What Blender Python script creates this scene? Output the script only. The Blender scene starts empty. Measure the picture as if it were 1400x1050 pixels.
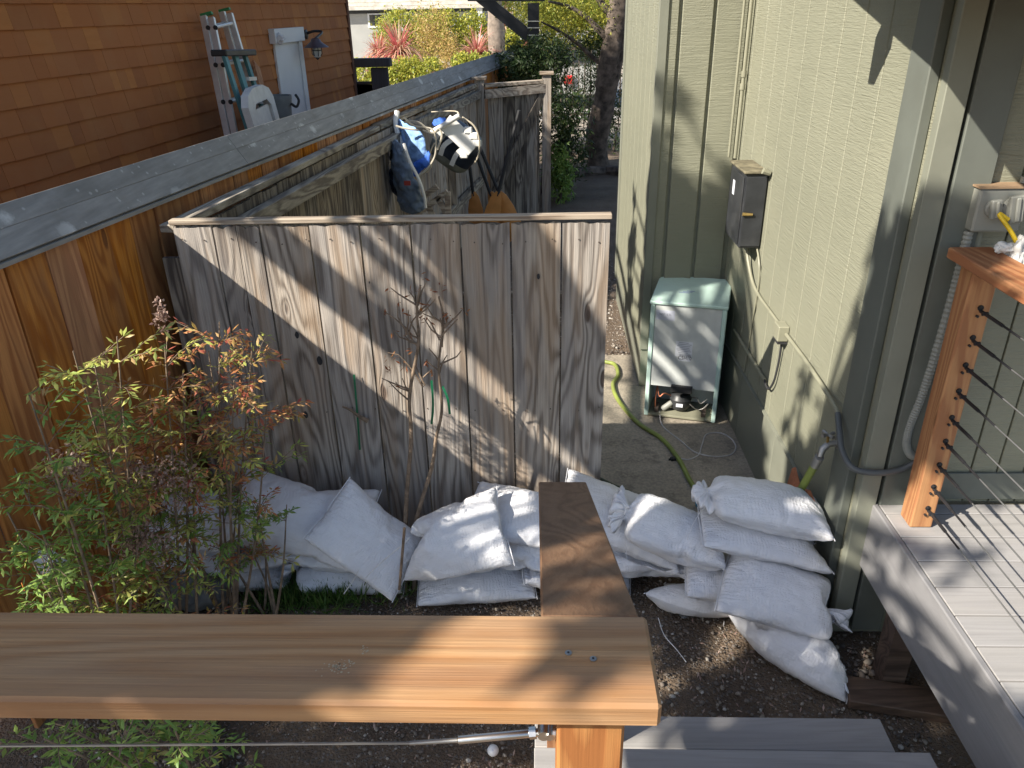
import bpy, bmesh, math, random
import numpy as np
from mathutils import Vector, Matrix, Euler

random.seed(7)
R = math.radians
SC = bpy.context.scene
COL = SC.collection

# ------------------------------------------------------------------ camera
CAM_R = Matrix(((0.99937, -0.00330, -0.03531),
                (0.03026, -0.43984, 0.89757),
                (-0.01849, -0.89807, -0.43946)))      # columns: right, down, forward
CAM_POS = Vector((0, 0, 2.5))
F_PX = 1058.0
cam_data = bpy.data.cameras.new('camera')
cam_data.sensor_width = 36
cam_data.lens = F_PX / 1400 * 36
cam_data.clip_start = 0.05
cam_data.clip_end = 400
cam = bpy.data.objects.new('camera', cam_data)
COL.objects.link(cam)
_r, _d, _f = CAM_R.col[0].normalized(), CAM_R.col[1].normalized(), CAM_R.col[2].normalized()
cam.matrix_world = Matrix.Translation(CAM_POS) @ Matrix((_r, -_d, -_f)).transposed().to_4x4()
SC.camera = cam

# ------------------------------------------------------------------ light
SUN = Vector((1.15, 0.72, -1.0)).normalized()          # the way the light travels
world = bpy.data.worlds.new('World')
SC.world = world
world.use_nodes = True
wn = world.node_tree
for n in list(wn.nodes):
    wn.nodes.remove(n)
sky = wn.nodes.new('ShaderNodeTexSky')
sky.sky_type = 'NISHITA'
sky.sun_disc = False
sky.sun_elevation = math.asin(-SUN.z)
sky.sun_rotation = math.atan2(-SUN.x, -SUN.y)
bgn = wn.nodes.new('ShaderNodeBackground')
bgn.inputs['Strength'].default_value = 0.09
won = wn.nodes.new('ShaderNodeOutputWorld')
wn.links.new(sky.outputs[0], bgn.inputs[0])
wn.links.new(bgn.outputs[0], won.inputs[0])
sd = bpy.data.lights.new('sun', 'SUN')
sd.energy = 5.0
sd.angle = R(0.53)
sd.color = (1.0, 0.93, 0.82)
sun = bpy.data.objects.new('sun', sd)
COL.objects.link(sun)
sun.rotation_euler = SUN.to_track_quat('-Z', 'Y').to_euler()
SC.view_settings.view_transform = 'Standard'
SC.view_settings.look = 'None'
SC.view_settings.exposure = 1.05
SC.view_settings.gamma = 1
SC.view_settings.use_curve_mapping = False
SC.cycles.max_bounces = 6
SC.cycles.transparent_max_bounces = 6

# ------------------------------------------------------------------ helpers
def at(px, py, x=None, y=None, z=None):
    """the place on a plane x=, y= or z= that a pixel of the 1400 x 1050 photograph shows"""
    v = CAM_R @ Vector((px - 700, py - 525, F_PX))
    if x is not None: t = (x - CAM_POS.x) / v.x
    elif y is not None: t = (y - CAM_POS.y) / v.y
    else: t = (z - CAM_POS.z) / v.z
    return CAM_POS + v * t

def prj(p):
    c = CAM_R.transposed() @ (Vector(p) - CAM_POS)
    return 700 + F_PX * c.x / c.z, 525 + F_PX * c.y / c.z

def tag(o, label=None, cat=None, group=None, kind=None):
    if label: o['label'] = label
    if cat: o['category'] = cat
    if group: o['group'] = group
    if kind: o['kind'] = kind
    return o

def thing(name, label, cat, loc=(0, 0, 0), rz=0, group=None):
    o = bpy.data.objects.new(name, None)
    o.empty_display_size = 0.1
    COL.objects.link(o)
    o.location = loc
    o.rotation_euler = (0, 0, rz)
    return tag(o, label, cat, group)

def world_of(o):
    m = Matrix.LocRotScale(o.location, o.rotation_euler, o.scale)
    if o.rotation_mode == 'QUATERNION':
        m = Matrix.LocRotScale(o.location, o.rotation_quaternion, o.scale)
    return (world_of(o.parent) @ m) if o.parent else m

def link(name, me, parent=None, loc=None, rot=None, scale=None, smooth=False):
    """link a mesh as one object; loc and rot are in world space, the parent is undone"""
    o = bpy.data.objects.new(name, me)
    COL.objects.link(o)
    m = Matrix.LocRotScale(Vector(loc if loc is not None else (0, 0, 0)), rot if rot is not None else Euler((0, 0, 0)), Vector(scale or (1, 1, 1)))
    if parent:
        o.parent = parent
        m = world_of(parent).inverted() @ m
    l, q, s = m.decompose()
    o.location = l
    o.rotation_euler = q.to_euler()
    o.scale = s
    return o

class MB:
    """collects shapes for one mesh object"""
    def __init__(s): s.v = []; s.f = []; s.sm = False
    def add(s, vs, fs):
        n = len(s.v); s.v += [tuple(v) for v in vs]; s.f += [tuple(i + n for i in f) for f in fs]; return s
    def box(s, a, b, M=None, ch=0.0):
        (x0, y0, z0), (x1, y1, z1) = a, b
        vs = [Vector(p) for p in ((x0,y0,z0),(x1,y0,z0),(x1,y1,z0),(x0,y1,z0),(x0,y0,z1),(x1,y0,z1),(x1,y1,z1),(x0,y1,z1))]
        if M is not None: vs = [M @ v for v in vs]
        return s.add(vs, ((0,3,2,1),(4,5,6,7),(0,1,5,4),(1,2,6,5),(2,3,7,6),(3,0,4,7)))
    def bar(s, p, q, w, h, up=(0, 0, 1)):
        """a straight bar from p to q, w wide sideways and h deep along up"""
        p, q = Vector(p), Vector(q); d = (q - p); L = d.length; d.normalize()
        sd_ = d.cross(Vector(up)); sd_.normalize(); u = sd_.cross(d)
        M = Matrix.Translation(p) @ Matrix((d, -sd_, u)).transposed().to_4x4()
        return s.box((0, -w/2, -h/2), (L, w/2, h/2), M)
    def tube(s, pts, r, n=8, cap=True):
        pts = [Vector(p) for p in pts]; rs = r if hasattr(r, '__len__') else [r] * len(pts)
        vs = []; fs = []; prev = None
        for i, p in enumerate(pts):
            d = (pts[min(i + 1, len(pts) - 1)] - pts[max(i - 1, 0)])
            if d.length < 1e-9: d = Vector((0, 0, 1))
            d.normalize()
            if prev is None:
                a = d.orthogonal().normalized()
            else:
                a = prev - d * prev.dot(d)
                a = a.normalized() if a.length > 1e-6 else d.orthogonal().normalized()
            prev = a; b = d.cross(a)
            for k in range(n):
                t = 2 * math.pi * k / n
                vs.append(p + (a * math.cos(t) + b * math.sin(t)) * rs[i])
        for i in range(len(pts) - 1):
            for k in range(n):
                fs.append((i*n + k, i*n + (k+1) % n, (i+1)*n + (k+1) % n, (i+1)*n + k))
        if cap:
            fs.append(tuple(range(n))[::-1]); fs.append(tuple((len(pts)-1)*n + k for k in range(n)))
        return s.add(vs, fs)
    def lathe(s, prof, M=None, n=20):
        vs = []; fs = []
        for r_, z_ in prof:
            for k in range(n):
                t = 2 * math.pi * k / n
                v = Vector((r_ * math.cos(t), r_ * math.sin(t), z_)); vs.append(M @ v if M is not None else v)
        for i in range(len(prof) - 1):
            for k in range(n):
                fs.append((i*n + k, i*n + (k+1) % n, (i+1)*n + (k+1) % n, (i+1)*n + k))
        fs.append(tuple(range(n))[::-1]); fs.append(tuple((len(prof)-1)*n + k for k in range(n)))
        return s.add(vs, fs)
    def prism(s, poly, z0, z1, M=None):
        n = len(poly)
        vs = [Vector((p[0], p[1], z0)) for p in poly] + [Vector((p[0], p[1], z1)) for p in poly]
        if M is not None: vs = [M @ v for v in vs]
        return s.add(vs, [tuple(range(n))[::-1], tuple(range(n, 2*n))] + [(i, (i+1) % n, n + (i+1) % n, n + i) for i in range(n)])
    def mesh(s, name, mat=None, bevel=0, smooth=False, fix=True):
        me = bpy.data.meshes.new(name); me.from_pydata(s.v, [], s.f)
        if fix or bevel:
            bm = bmesh.new(); bm.from_mesh(me)
            if fix: bmesh.ops.recalc_face_normals(bm, faces=bm.faces)
            if bevel: bmesh.ops.bevel(bm, geom=list(bm.edges), offset=bevel, segments=1, affect='EDGES', clamp_overlap=True)
            bm.to_mesh(me); bm.free()
        if mat: me.materials.append(mat)
        if smooth:
            me.polygons.foreach_set('use_smooth', [True] * len(me.polygons))
            me.set_sharp_from_angle(angle=R(40))
        return me
    def build(s, name, mat=None, parent=None, bevel=0, smooth=False, org=None, fix=True):
        """world-space shapes linked with the object's origin at org (default: their middle)"""
        a = np.array(s.v); c = Vector(org) if org is not None else Vector((a.min(0) + a.max(0)) / 2)
        s.v = [tuple(Vector(v) - c) for v in s.v]
        return link(name, s.mesh(name, mat, bevel, smooth, fix), parent, c)

def curve_pts(pts, n=8):
    """Catmull-Rom through the given points"""
    P = [Vector(p) for p in pts]; P = [P[0] * 2 - P[1]] + P + [P[-1] * 2 - P[-2]]; out = []
    for i in range(1, len(P) - 2):
        a, b, c, d = P[i-1], P[i], P[i+1], P[i+2]
        for k in range(n):
            t = k / n
            out.append(0.5 * ((2*b) + (c - a) * t + (2*a - 5*b + 4*c - d) * t*t + (3*b - a - 3*c + d) * t**3))
    out.append(P[-2]); return out

# ------------------------------------------------------------------ materials
class NT:
    def __init__(s, name, rough=0.8, metal=0.0, spec=0.4):
        s.m = bpy.data.materials.new(name); s.m.use_nodes = True; s.t = s.m.node_tree
        s.b = s.t.nodes['Principled BSDF']; s.b.inputs['Roughness'].default_value = rough
        s.b.inputs['Metallic'].default_value = metal; s.b.inputs['Specular IOR Level'].default_value = spec
    def n(s, typ, **kw):
        x = s.t.nodes.new('ShaderNode' + typ)
        for k, v in kw.items(): setattr(x, k, v)
        return x
    def l(s, a, b): s.t.links.new(a, b)
    def val(s, sock, v):
        if isinstance(v, (int, float, tuple, list)): sock.default_value = v
        else: s.l(v, sock)
    def math(s, op, a, b=0.0, clamp=False):
        x = s.n('Math', operation=op); x.use_clamp = clamp; s.val(x.inputs[0], a); s.val(x.inputs[1], b); return x.outputs[0]
    def vec(s, op, a, b):
        x = s.n('VectorMath', operation=op); s.val(x.inputs[0], a); s.val(x.inputs[1], b); return x.outputs[0]
    def coord(s, kind='Object', scale=(1, 1, 1), rnd=True):
        tc = s.n('TexCoord').outputs[kind]
        if rnd:
            oi = s.n('ObjectInfo').outputs['Random']
            cx = s.n('CombineXYZ'); s.l(s.math('MULTIPLY', oi, 37.1), cx.inputs[0]); s.l(s.math('MULTIPLY', oi, 91.7), cx.inputs[1]); s.l(s.math('MULTIPLY', oi, 53.3), cx.inputs[2])
            tc = s.vec('ADD', tc, cx.outputs[0])
        return s.vec('MULTIPLY', tc, scale)
    def world(s, scale=(1, 1, 1)):
        return s.vec('MULTIPLY', s.n('NewGeometry').outputs['Position'], scale)
    def noise(s, v, scale=1.0, detail=4.0, rough=0.55, dist=0.0):
        x = s.n('TexNoise'); s.l(v, x.inputs['Vector']); x.inputs['Scale'].default_value = scale; x.inputs['Detail'].default_value = detail
        x.inputs['Roughness'].default_value = rough; x.inputs['Distortion'].default_value = dist; return x.outputs['Fac']
    def vor(s, v, scale=1.0, out='Distance', feature='F1'):
        x = s.n('TexVoronoi', feature=feature); s.l(v, x.inputs['Vector']); x.inputs['Scale'].default_value = scale; return x.outputs[out]
    def ramp(s, f, stops):
        x = s.n('ValToRGB'); s.l(f, x.inputs[0]); e = x.color_ramp.elements
        while len(e) < len(stops): e.new(0.5)
        for i, (p, c) in enumerate(stops):
            e[i].position = p; e[i].color = (c if len(c) == 4 else (*c, 1)) if hasattr(c, '__len__') else (c, c, c, 1)
        return x.outputs[0]
    def mix(s, f, a, b, mode='MIX'):
        x = s.n('MixRGB', blend_type=mode); s.val(x.inputs[0], f)
        for k, v in ((1, a), (2, b)):
            if isinstance(v, (tuple, list)) and len(v) == 3: v = (*v, 1)
            s.val(x.inputs[k], v)
        return x.outputs[0]
    def color(s, c):
        if isinstance(c, (tuple, list)): s.b.inputs['Base Color'].default_value = (*c[:3], 1)
        else: s.l(c, s.b.inputs['Base Color'])
    def bump(s, h, strength=0.3, dist=0.01):
        x = s.n('Bump'); x.inputs['Strength'].default_value = strength; x.inputs['Distance'].default_value = dist
        s.l(h, x.inputs['Height']); s.l(x.outputs[0], s.b.inputs['Normal'])

def plain(name, c, rough=0.6, metal=0.0, var=0.12, bump=0.0, scale=12.0, spec=0.4, dirt=None):
    k = NT(name, rough, metal, spec); v = k.coord()
    n = k.noise(v, scale, 5)
    col = k.mix(k.ramp(n, [(0.35, 0.0), (0.65, 1.0)]), tuple(x * (1 - var) for x in c), tuple(min(1, x * (1 + var)) for x in c))
    if dirt:
        d = k.ramp(k.noise(v, scale * 0.35, 6, 0.7), [(0.5, 0.0), (0.7, 1.0)])
        col = k.mix(k.math('MULTIPLY', d, dirt[1]), col, dirt[0])
    k.color(col)
    rr = k.math('ADD', k.math('MULTIPLY', n, 0.25), rough - 0.12, True); k.l(rr, k.b.inputs['Roughness'])
    if bump: k.bump(k.noise(v, scale * 4, 5), bump, 0.003)
    return k.m

def wood(name, light, dark, axis=2, ring=0.5, var=0.35, rough=0.8, knots=0.6, bump=0.5, fine=1.0, weather=None, tint=None, knotc=None):
    """wood grain running along axis, a fresh stretch of grain on every object"""
    k = NT(name, rough)
    al = [1.0, 1.0, 1.0]
    def sc_(a, b): v = [b, b, b]; v[axis] = a; return tuple(v)
    raw = k.coord()
    kn = k.n('TexVoronoi', feature='F1'); k.l(k.vec('MULTIPLY', raw, sc_(1.0, 3.4)), kn.inputs['Vector']); kn.inputs['Scale'].default_value = 1.9; kn.inputs['Randomness'].default_value = 1
    kd = kn.outputs['Distance']
    s2 = k.n('SeparateColor'); k.l(kn.outputs['Color'], s2.inputs[0])
    pick = k.math('GREATER_THAN', s2.outputs[0], 0.35)
    infl = k.math('MULTIPLY', k.math('SUBTRACT', 1.0, k.math('MULTIPLY', kd, 3.2), True), pick)
    low = k.noise(k.vec('MULTIPLY', raw, sc_(0.55, 4.5)), 1.0, 2.0, 0.5, 0.3)
    ph = k.math('ADD', k.math('ADD', k.math('MULTIPLY', low, 95.0), k.math('MULTIPLY', k.noise(k.vec('MULTIPLY', raw, sc_(3.0, 30.0)), 1.0, 3.0), 5.0)), k.math('MULTIPLY', k.math('POWER', infl, 2.0), 16.0 * knots))
    rings = k.math('ADD', k.math('MULTIPLY', k.math('SINE', ph), 0.5), 0.5)
    rings = k.math('POWER', rings, 1.6)
    fn = k.noise(k.vec('MULTIPLY', raw, sc_(2.5 * fine, 150.0 * fine)), 1.0, 4.0, 0.6)
    md = k.noise(k.vec('MULTIPLY', raw, sc_(1.2, 22.0)), 1.0, 4.0, 0.6)
    g = k.math('ADD', k.math('MULTIPLY', rings, ring * 0.6), k.math('MULTIPLY', k.math('ADD', fn, md), 0.42))
    g = k.ramp(g, [(0.22, 0.0), (0.72, 1.0)])
    col = k.mix(g, light, dark)
    oi = k.n('ObjectInfo').outputs['Random']
    hv = k.n('HueSaturation'); k.l(col, hv.inputs['Color'])
    k.l(k.math('ADD', k.math('MULTIPLY', oi, var), 1.0 - var * 0.55), hv.inputs['Value'])
    k.l(k.math('ADD', k.math('MULTIPLY', k.math('FRACT', k.math('MULTIPLY', oi, 7.31)), 0.35), 0.83), hv.inputs['Saturation'])
    col = hv.outputs[0]
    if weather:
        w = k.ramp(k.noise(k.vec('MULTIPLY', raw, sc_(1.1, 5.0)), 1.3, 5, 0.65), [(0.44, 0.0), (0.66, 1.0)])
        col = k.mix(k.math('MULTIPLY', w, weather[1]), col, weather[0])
    if tint:
        w2 = k.ramp(k.noise(k.vec('MULTIPLY', k.vec('ADD', raw, (5.1, 2.2, 8.8)), sc_(0.8, 9.0)), 1.0, 4, 0.6), [(0.5, 0.0), (0.62, 1.0)])
        col = k.mix(k.math('MULTIPLY', w2, tint[1]), col, tint[0])
    kc = k.math('MULTIPLY', k.math('MULTIPLY', k.math('SUBTRACT', 1.0, k.math('MULTIPLY', kd, 9.0), True), pick), min(1.0, knots * 1.6), True)
    kc = k.ramp(kc, [(0.08, 0.0), (0.35, 1.0)])
    col = k.mix(k.math('MULTIPLY', kc, 0.85 if knots > 0 else 0.0), col, knotc or tuple(x * 0.4 for x in dark))
    k.color(col)
    h = k.math('ADD', k.math('MULTIPLY', g, -0.6), k.math('MULTIPLY', fn, -0.5)); h = k.math('SUBTRACT', h, k.math('MULTIPLY', kc, 0.8))
    k.bump(h, bump, 0.004)
    return k.m

M = {}
M['new_wood'] = wood('new_redwood', (0.48, 0.30, 0.165), (0.33, 0.175, 0.085), axis=0, ring=0.45, var=0.1, rough=0.6, knots=0.5, bump=0.5, weather=((0.33, 0.24, 0.155), 0.5), tint=((0.24, 0.13, 0.075), 0.45))
M['new_wood_z'] = wood('new_redwood_post', (0.50, 0.245, 0.085), (0.32, 0.125, 0.04), axis=2, ring=0.9, var=0.1, rough=0.6, knots=0.5, bump=0.3)
M['new_wood_y'] = wood('new_redwood_rail', (0.50, 0.24, 0.10), (0.32, 0.12, 0.045), axis=1, ring=0.9, var=0.1, rough=0.6, knots=0.2, bump=0.3)
M['brown_rail'] = wood('brown_stained_rail', (0.27, 0.165, 0.10), (0.17, 0.095, 0.055), axis=1, ring=0.45, var=0.08, rough=0.65, knots=0.5, bump=0.3)
M['old_wood'] = wood('weathered_board', (0.55, 0.485, 0.41), (0.15, 0.12, 0.095), axis=2, ring=0.45, var=0.32, rough=0.9, knots=1.0, bump=1.0, weather=((0.25, 0.23, 0.22), 0.5), tint=((0.42, 0.29, 0.18), 0.4), knotc=(0.09, 0.06, 0.045))
M['old_wood_x'] = wood('weathered_rail', (0.58, 0.50, 0.40), (0.22, 0.17, 0.13), axis=0, ring=0.5, var=0.2, rough=0.9, knots=0.3, bump=0.8)
M['old_wood_y'] = wood('weathered_side_rail', (0.50, 0.44, 0.34), (0.17, 0.14, 0.11), axis=1, ring=0.5, var=0.2, rough=0.9, knots=0.3, bump=0.8, weather=((0.05, 0.045, 0.04), 0.7))
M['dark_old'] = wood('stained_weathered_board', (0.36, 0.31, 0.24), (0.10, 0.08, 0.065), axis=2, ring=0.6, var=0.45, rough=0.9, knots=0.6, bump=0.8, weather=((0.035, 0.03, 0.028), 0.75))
M['fence_wood'] = wood('red_brown_fence_board', (0.70, 0.32, 0.10), (0.38, 0.14, 0.04), axis=2, ring=0.6, var=0.5, rough=0.85, knots=0.8, bump=0.6, weather=((0.28, 0.15, 0.075), 0.5))
M['grey_gate'] = wood('grey_painted_gate', (0.10, 0.10, 0.105), (0.06, 0.06, 0.065), axis=2, ring=0.2, var=0.1, knots=0)
M['dark_plank'] = wood('wet_brown_plank', (0.12, 0.075, 0.055), (0.045, 0.028, 0.02), axis=0, ring=0.5, var=0.1, rough=0.6, knots=0.3, bump=0.4, weather=((0.22, 0.15, 0.10), 0.4))
M['deck'] = wood('grey_composite_board', (0.37, 0.355, 0.34), (0.25, 0.24, 0.23), axis=0, ring=0.2, var=0.12, rough=0.62, knots=0.0, bump=0.2, fine=1.4, weather=((0.30, 0.29, 0.30), 0.35))
M['deck_y'] = wood('grey_composite_fascia', (0.25, 0.245, 0.245), (0.18, 0.175, 0.178), axis=1, ring=0.2, var=0.1, rough=0.6, knots=0.0, bump=0.25, fine=1.2, weather=((0.22, 0.215, 0.22), 0.4))

def cap_mat():
    k = NT('grey_cap_board', 0.75); raw = k.coord()
    g = k.noise(k.vec('MULTIPLY', raw, (40, 1.5, 40)), 1.0, 5)
    col = k.mix(k.ramp(g, [(0.3, 0.0), (0.7, 1.0)]), (0.23, 0.225, 0.215), (0.34, 0.33, 0.315))
    big = k.ramp(k.noise(raw, 2.2, 5, 0.65), [(0.45, 0.0), (0.65, 1.0)])
    col = k.mix(k.math('MULTIPLY', big, 0.5), col, (0.17, 0.16, 0.14))
    v = k.vor(k.vec('MULTIPLY', k.vec('ADD', raw, (0, 0, 0)), (1, 0.75, 1)), 5.5)
    w = k.noise(raw, 60.0, 3)
    spot = k.ramp(k.math('ADD', v, k.math('MULTIPLY', w, 0.16)), [(0.22, 1.0), (0.30, 0.0)])
    v2 = k.vor(raw, 22.0); spot2 = k.ramp(k.math('ADD', v2, k.math('MULTIPLY', w, 0.2)), [(0.20, 1.0), (0.29, 0.0)])
    patch = k.ramp(k.noise(raw, 1.7, 2), [(0.36, 0.0), (0.46, 1.0)])
    spot = k.math('MAXIMUM', k.math('MULTIPLY', spot, patch), k.math('MULTIPLY', spot2, k.math('MULTIPLY', patch, 0.6)))
    col = k.mix(k.math('MULTIPLY', spot, 0.75), col, (0.62, 0.62, 0.60))
    k.color(col); k.bump(g, 0.3, 0.004); return k.m
M['cap'] = cap_mat()

def siding_mat():
    k = NT('olive_painted_siding', 0.55, spec=0.35); w = k.world(); raw = k.coord()
    fine = k.noise(k.vec('MULTIPLY', w, (9, 9, 150)), 1.0, 4, 0.6, 0.4)
    swirl = k.noise(k.vec('MULTIPLY', w, (2.6, 2.6, 9)), 1.0, 3, 0.6, 1.5)
    rings = k.math('MULTIPLY', k.math('SINE', k.math('MULTIPLY', swirl, 120.0)), 0.07)
    n = k.noise(w, 1.6, 5, 0.6)
    col = k.mix(k.ramp(n, [(0.3, 0.0), (0.7, 1.0)]), (0.215, 0.216, 0.158), (0.250, 0.248, 0.182))
    fl = k.ramp(k.noise(raw, 45.0, 4, 0.7), [(0.66, 0.0), (0.72, 1.0)])
    col = k.mix(k.math('MULTIPLY', fl, 0.35), col, (0.34, 0.33, 0.25))
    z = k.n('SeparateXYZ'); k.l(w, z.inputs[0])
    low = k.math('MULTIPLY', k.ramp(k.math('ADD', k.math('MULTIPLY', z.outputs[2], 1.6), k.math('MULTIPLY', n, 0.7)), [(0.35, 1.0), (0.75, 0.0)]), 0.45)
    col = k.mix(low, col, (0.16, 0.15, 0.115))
    k.color(col); k.bump(k.math('ADD', k.math('MULTIPLY', fine, 1.3), rings), 0.9, 0.004); return k.m
M['siding'] = siding_mat()
M['trim'] = plain('olive_trim_paint', (0.12, 0.13, 0.112), 0.5, var=0.08, bump=0.15, scale=5, dirt=((0.10, 0.10, 0.08), 0.4))
M['trim_light'] = plain('light_olive_trim_paint', (0.195, 0.20, 0.158), 0.5, var=0.06, bump=0.15, scale=5)

def shingle_mat():
    k = NT('brown_wood_shingle', 0.85); raw = k.coord()
    oi = k.n('ObjectInfo').outputs['Random']
    g = k.noise(k.vec('MULTIPLY', raw, (1, 60, 5)), 1.0, 4)
    isl = k.n('NewGeometry').outputs['Random Per Island']
    rr = k.math('FRACT', k.math('ADD', oi, k.math('MULTIPLY', isl, 5.37)))
    base = k.ramp(rr, [(0.0, (0.31, 0.115, 0.042)), (0.3, (0.38, 0.14, 0.046)), (0.75, (0.36, 0.14, 0.052)), (0.94, (0.43, 0.17, 0.052)), (1.0, (0.50, 0.21, 0.06))])
    col = k.mix(k.math('MULTIPLY', k.ramp(g, [(0.3, 0.0), (0.75, 1.0)]), 0.5), base, (0.36, 0.135, 0.04))
    lich = k.ramp(k.noise(k.world(), 3.0, 4, 0.6), [(0.5, 0.0), (0.75, 1.0)])
    col = k.mix(k.math('MULTIPLY', lich, 0.3), col, (0.40, 0.20, 0.08))
    k.color(col); k.bump(g, 0.5, 0.004); return k.m
M['shingle'] = shingle_mat()

def bag_mat():
    k = NT('white_woven_sandbag_fabric', 0.48, spec=0.5); raw = k.coord(rnd=False)
    uv = k.n('TexCoord').outputs['UV']; sp = k.n('SeparateXYZ'); k.l(uv, sp.inputs[0])
    u, v = sp.outputs[0], sp.outputs[1]
    oi = k.n('ObjectInfo').outputs['Random']
    cx = k.n('CombineXYZ'); k.l(k.math('MULTIPLY', oi, 31.0), cx.inputs[0]); k.l(k.math('MULTIPLY', oi, 57.0), cx.inputs[1])
    uvr = k.vec('ADD', uv, cx.outputs[0])
    wob = k.noise(uvr, 5.0, 4)
    rib = k.math('SINE', k.math('ADD', k.math('MULTIPLY', u, 260.0), k.math('MULTIPLY', wob, 26.0)))
    area = k.ramp(k.noise(uvr, 2.6, 3), [(0.42, 0.0), (0.58, 1.0)])
    crk = k.noise(k.vec('MULTIPLY', uvr, (20, 7, 1)), 1.0, 6, 0.68, 1.8)
    crk2 = k.noise(k.vec('MULTIPLY', uvr, (5, 17, 1)), 1.0, 5, 0.65, 2.5)
    edge = k.math('POWER', k.math('ABSOLUTE', k.math('SUBTRACT', k.math('MULTIPLY', u, 2.0), 1.0)), 3.0)
    h = k.math('ADD', k.math('MULTIPLY', k.math('MULTIPLY', rib, area), 0.10), k.math('ADD', k.math('MULTIPLY', crk, 0.55), k.math('MULTIPLY', crk2, 0.9)))
    rad = k.math('SINE', k.math('ADD', k.math('MULTIPLY', v, 95.0), k.math('MULTIPLY', wob, 30.0)))
    h = k.math('ADD', h, k.math('MULTIPLY', k.math('MULTIPLY', rad, edge), 0.28))
    weave = k.n('TexWave', wave_type='BANDS'); k.l(k.vec('MULTIPLY', uv, (1, 1, 1)), weave.inputs['Vector']); weave.inputs['Scale'].default_value = 60; weave.inputs['Distortion'].default_value = 0.5
    n = k.noise(uvr, 3.0, 5, 0.6)
    col = k.mix(k.ramp(n, [(0.35, 0.0), (0.7, 1.0)]), (0.80, 0.80, 0.82), (0.72, 0.72, 0.74))
    d = k.ramp(k.noise(uvr, 7.0, 6, 0.7), [(0.56, 0.0), (0.72, 1.0)])
    col = k.mix(k.math('MULTIPLY', d, 0.25), col, (0.52, 0.50, 0.48))
    zz = k.n('SeparateXYZ'); k.l(k.world(), zz.inputs[0])
    lowd = k.math('MULTIPLY', k.ramp(k.math('ADD', zz.outputs[2], k.math('MULTIPLY', n, 0.10)), [(0.05, 1.0), (0.13, 0.0)]), 0.6)
    col = k.mix(lowd, col, (0.34, 0.29, 0.24))
    k.color(col); k.bump(h, 0.8, 0.006)
    k.b.inputs['Subsurface Weight'].default_value = 0.0
    return k.m
M['bag'] = bag_mat()
M['bag_string'] = plain('white_tie_string', (0.72, 0.71, 0.70), 0.6, var=0.1)

def dirt_mat():
    k = NT('dark_soil_and_gravel', 0.95); w = k.world()
    n1 = k.noise(w, 2.2, 6, 0.65); n2 = k.noise(w, 35.0, 5, 0.7)
    v = k.n('TexVoronoi'); k.l(w, v.inputs['Vector']); v.inputs['Scale'].default_value = 75
    v2 = k.n('TexVoronoi'); k.l(w, v2.inputs['Vector']); v2.inputs['Scale'].default_value = 150
    sc = k.n('SeparateColor'); k.l(v.outputs['Color'], sc.inputs[0])
    base = k.mix(k.ramp(n1, [(0.35, 0.0), (0.65, 1.0)]), (0.10, 0.07, 0.048), (0.18, 0.132, 0.09))
    stone = k.mix(sc.outputs[1], (0.07, 0.065, 0.06), (0.22, 0.20, 0.18))
    pick = k.math('MULTIPLY', k.math('GREATER_THAN', sc.outputs[0], 0.55), k.ramp(v.outputs['Distance'], [(0.35, 1.0), (0.5, 0.0)]))
    col = k.mix(k.math('MULTIPLY', pick, 0.7), base, stone)
    col = k.mix(k.math('MULTIPLY', k.ramp(n2, [(0.5, 0.0), (0.72, 1.0)]), 0.5), col, (0.10, 0.065, 0.04))
    # pale paving and dry ground beyond the yard
    sp = k.n('SeparateXYZ'); k.l(w, sp.inputs[0])
    far = k.ramp(k.math('MULTIPLY', sp.outputs[1], 0.02), [(0.315, 0.0), (0.335, 1.0)])
    col = k.mix(far, col, (0.36, 0.31, 0.25))
    k.color(col)
    h = k.math('ADD', k.math('MULTIPLY', k.math('SUBTRACT', 1.0, v.outputs['Distance']), 0.7), k.math('ADD', k.math('MULTIPLY', n2, 0.6), k.math('MULTIPLY', v2.outputs['Distance'], -0.4)))
    k.bump(h, 0.9, 0.012); return k.m
M['dirt'] = dirt_mat()

def concrete_mat():
    k = NT('rough_stained_concrete', 0.9); w = k.world()
    n1 = k.noise(w, 2.4, 6, 0.65, 0.3); n2 = k.noise(w, 60, 5, 0.7); v = k.vor(w, 130.0)
    col = k.mix(k.ramp(n1, [(0.35, 0.0), (0.65, 1.0)]), (0.40, 0.34, 0.26), (0.26, 0.225, 0.175))
    col = k.mix(k.math('MULTIPLY', k.ramp(n2, [(0.42, 0.0), (0.6, 1.0)]), 0.45), col, (0.13, 0.12, 0.10))
    st = k.ramp(k.noise(w, 6.5, 5, 0.75), [(0.54, 0.0), (0.62, 1.0)])
    col = k.mix(k.math('MULTIPLY', st, 0.45), col, (0.10, 0.085, 0.07))
    k.color(col); k.bump(k.math('ADD', n2, k.math('MULTIPLY', v, 0.4)), 0.5, 0.006); return k.m
M['concrete'] = concrete_mat()

def stone_mat():
    k = NT('gravel_stone', 0.9); isl = k.n('NewGeometry').outputs['Random Per Island']
    c = k.ramp(isl, [(0.0, (0.09, 0.075, 0.065)), (0.5, (0.17, 0.14, 0.115)), (0.85, (0.30, 0.26, 0.21)), (1.0, (0.44, 0.41, 0.37))])
    k.color(c); return k.m
M['stone'] = stone_mat()

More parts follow.
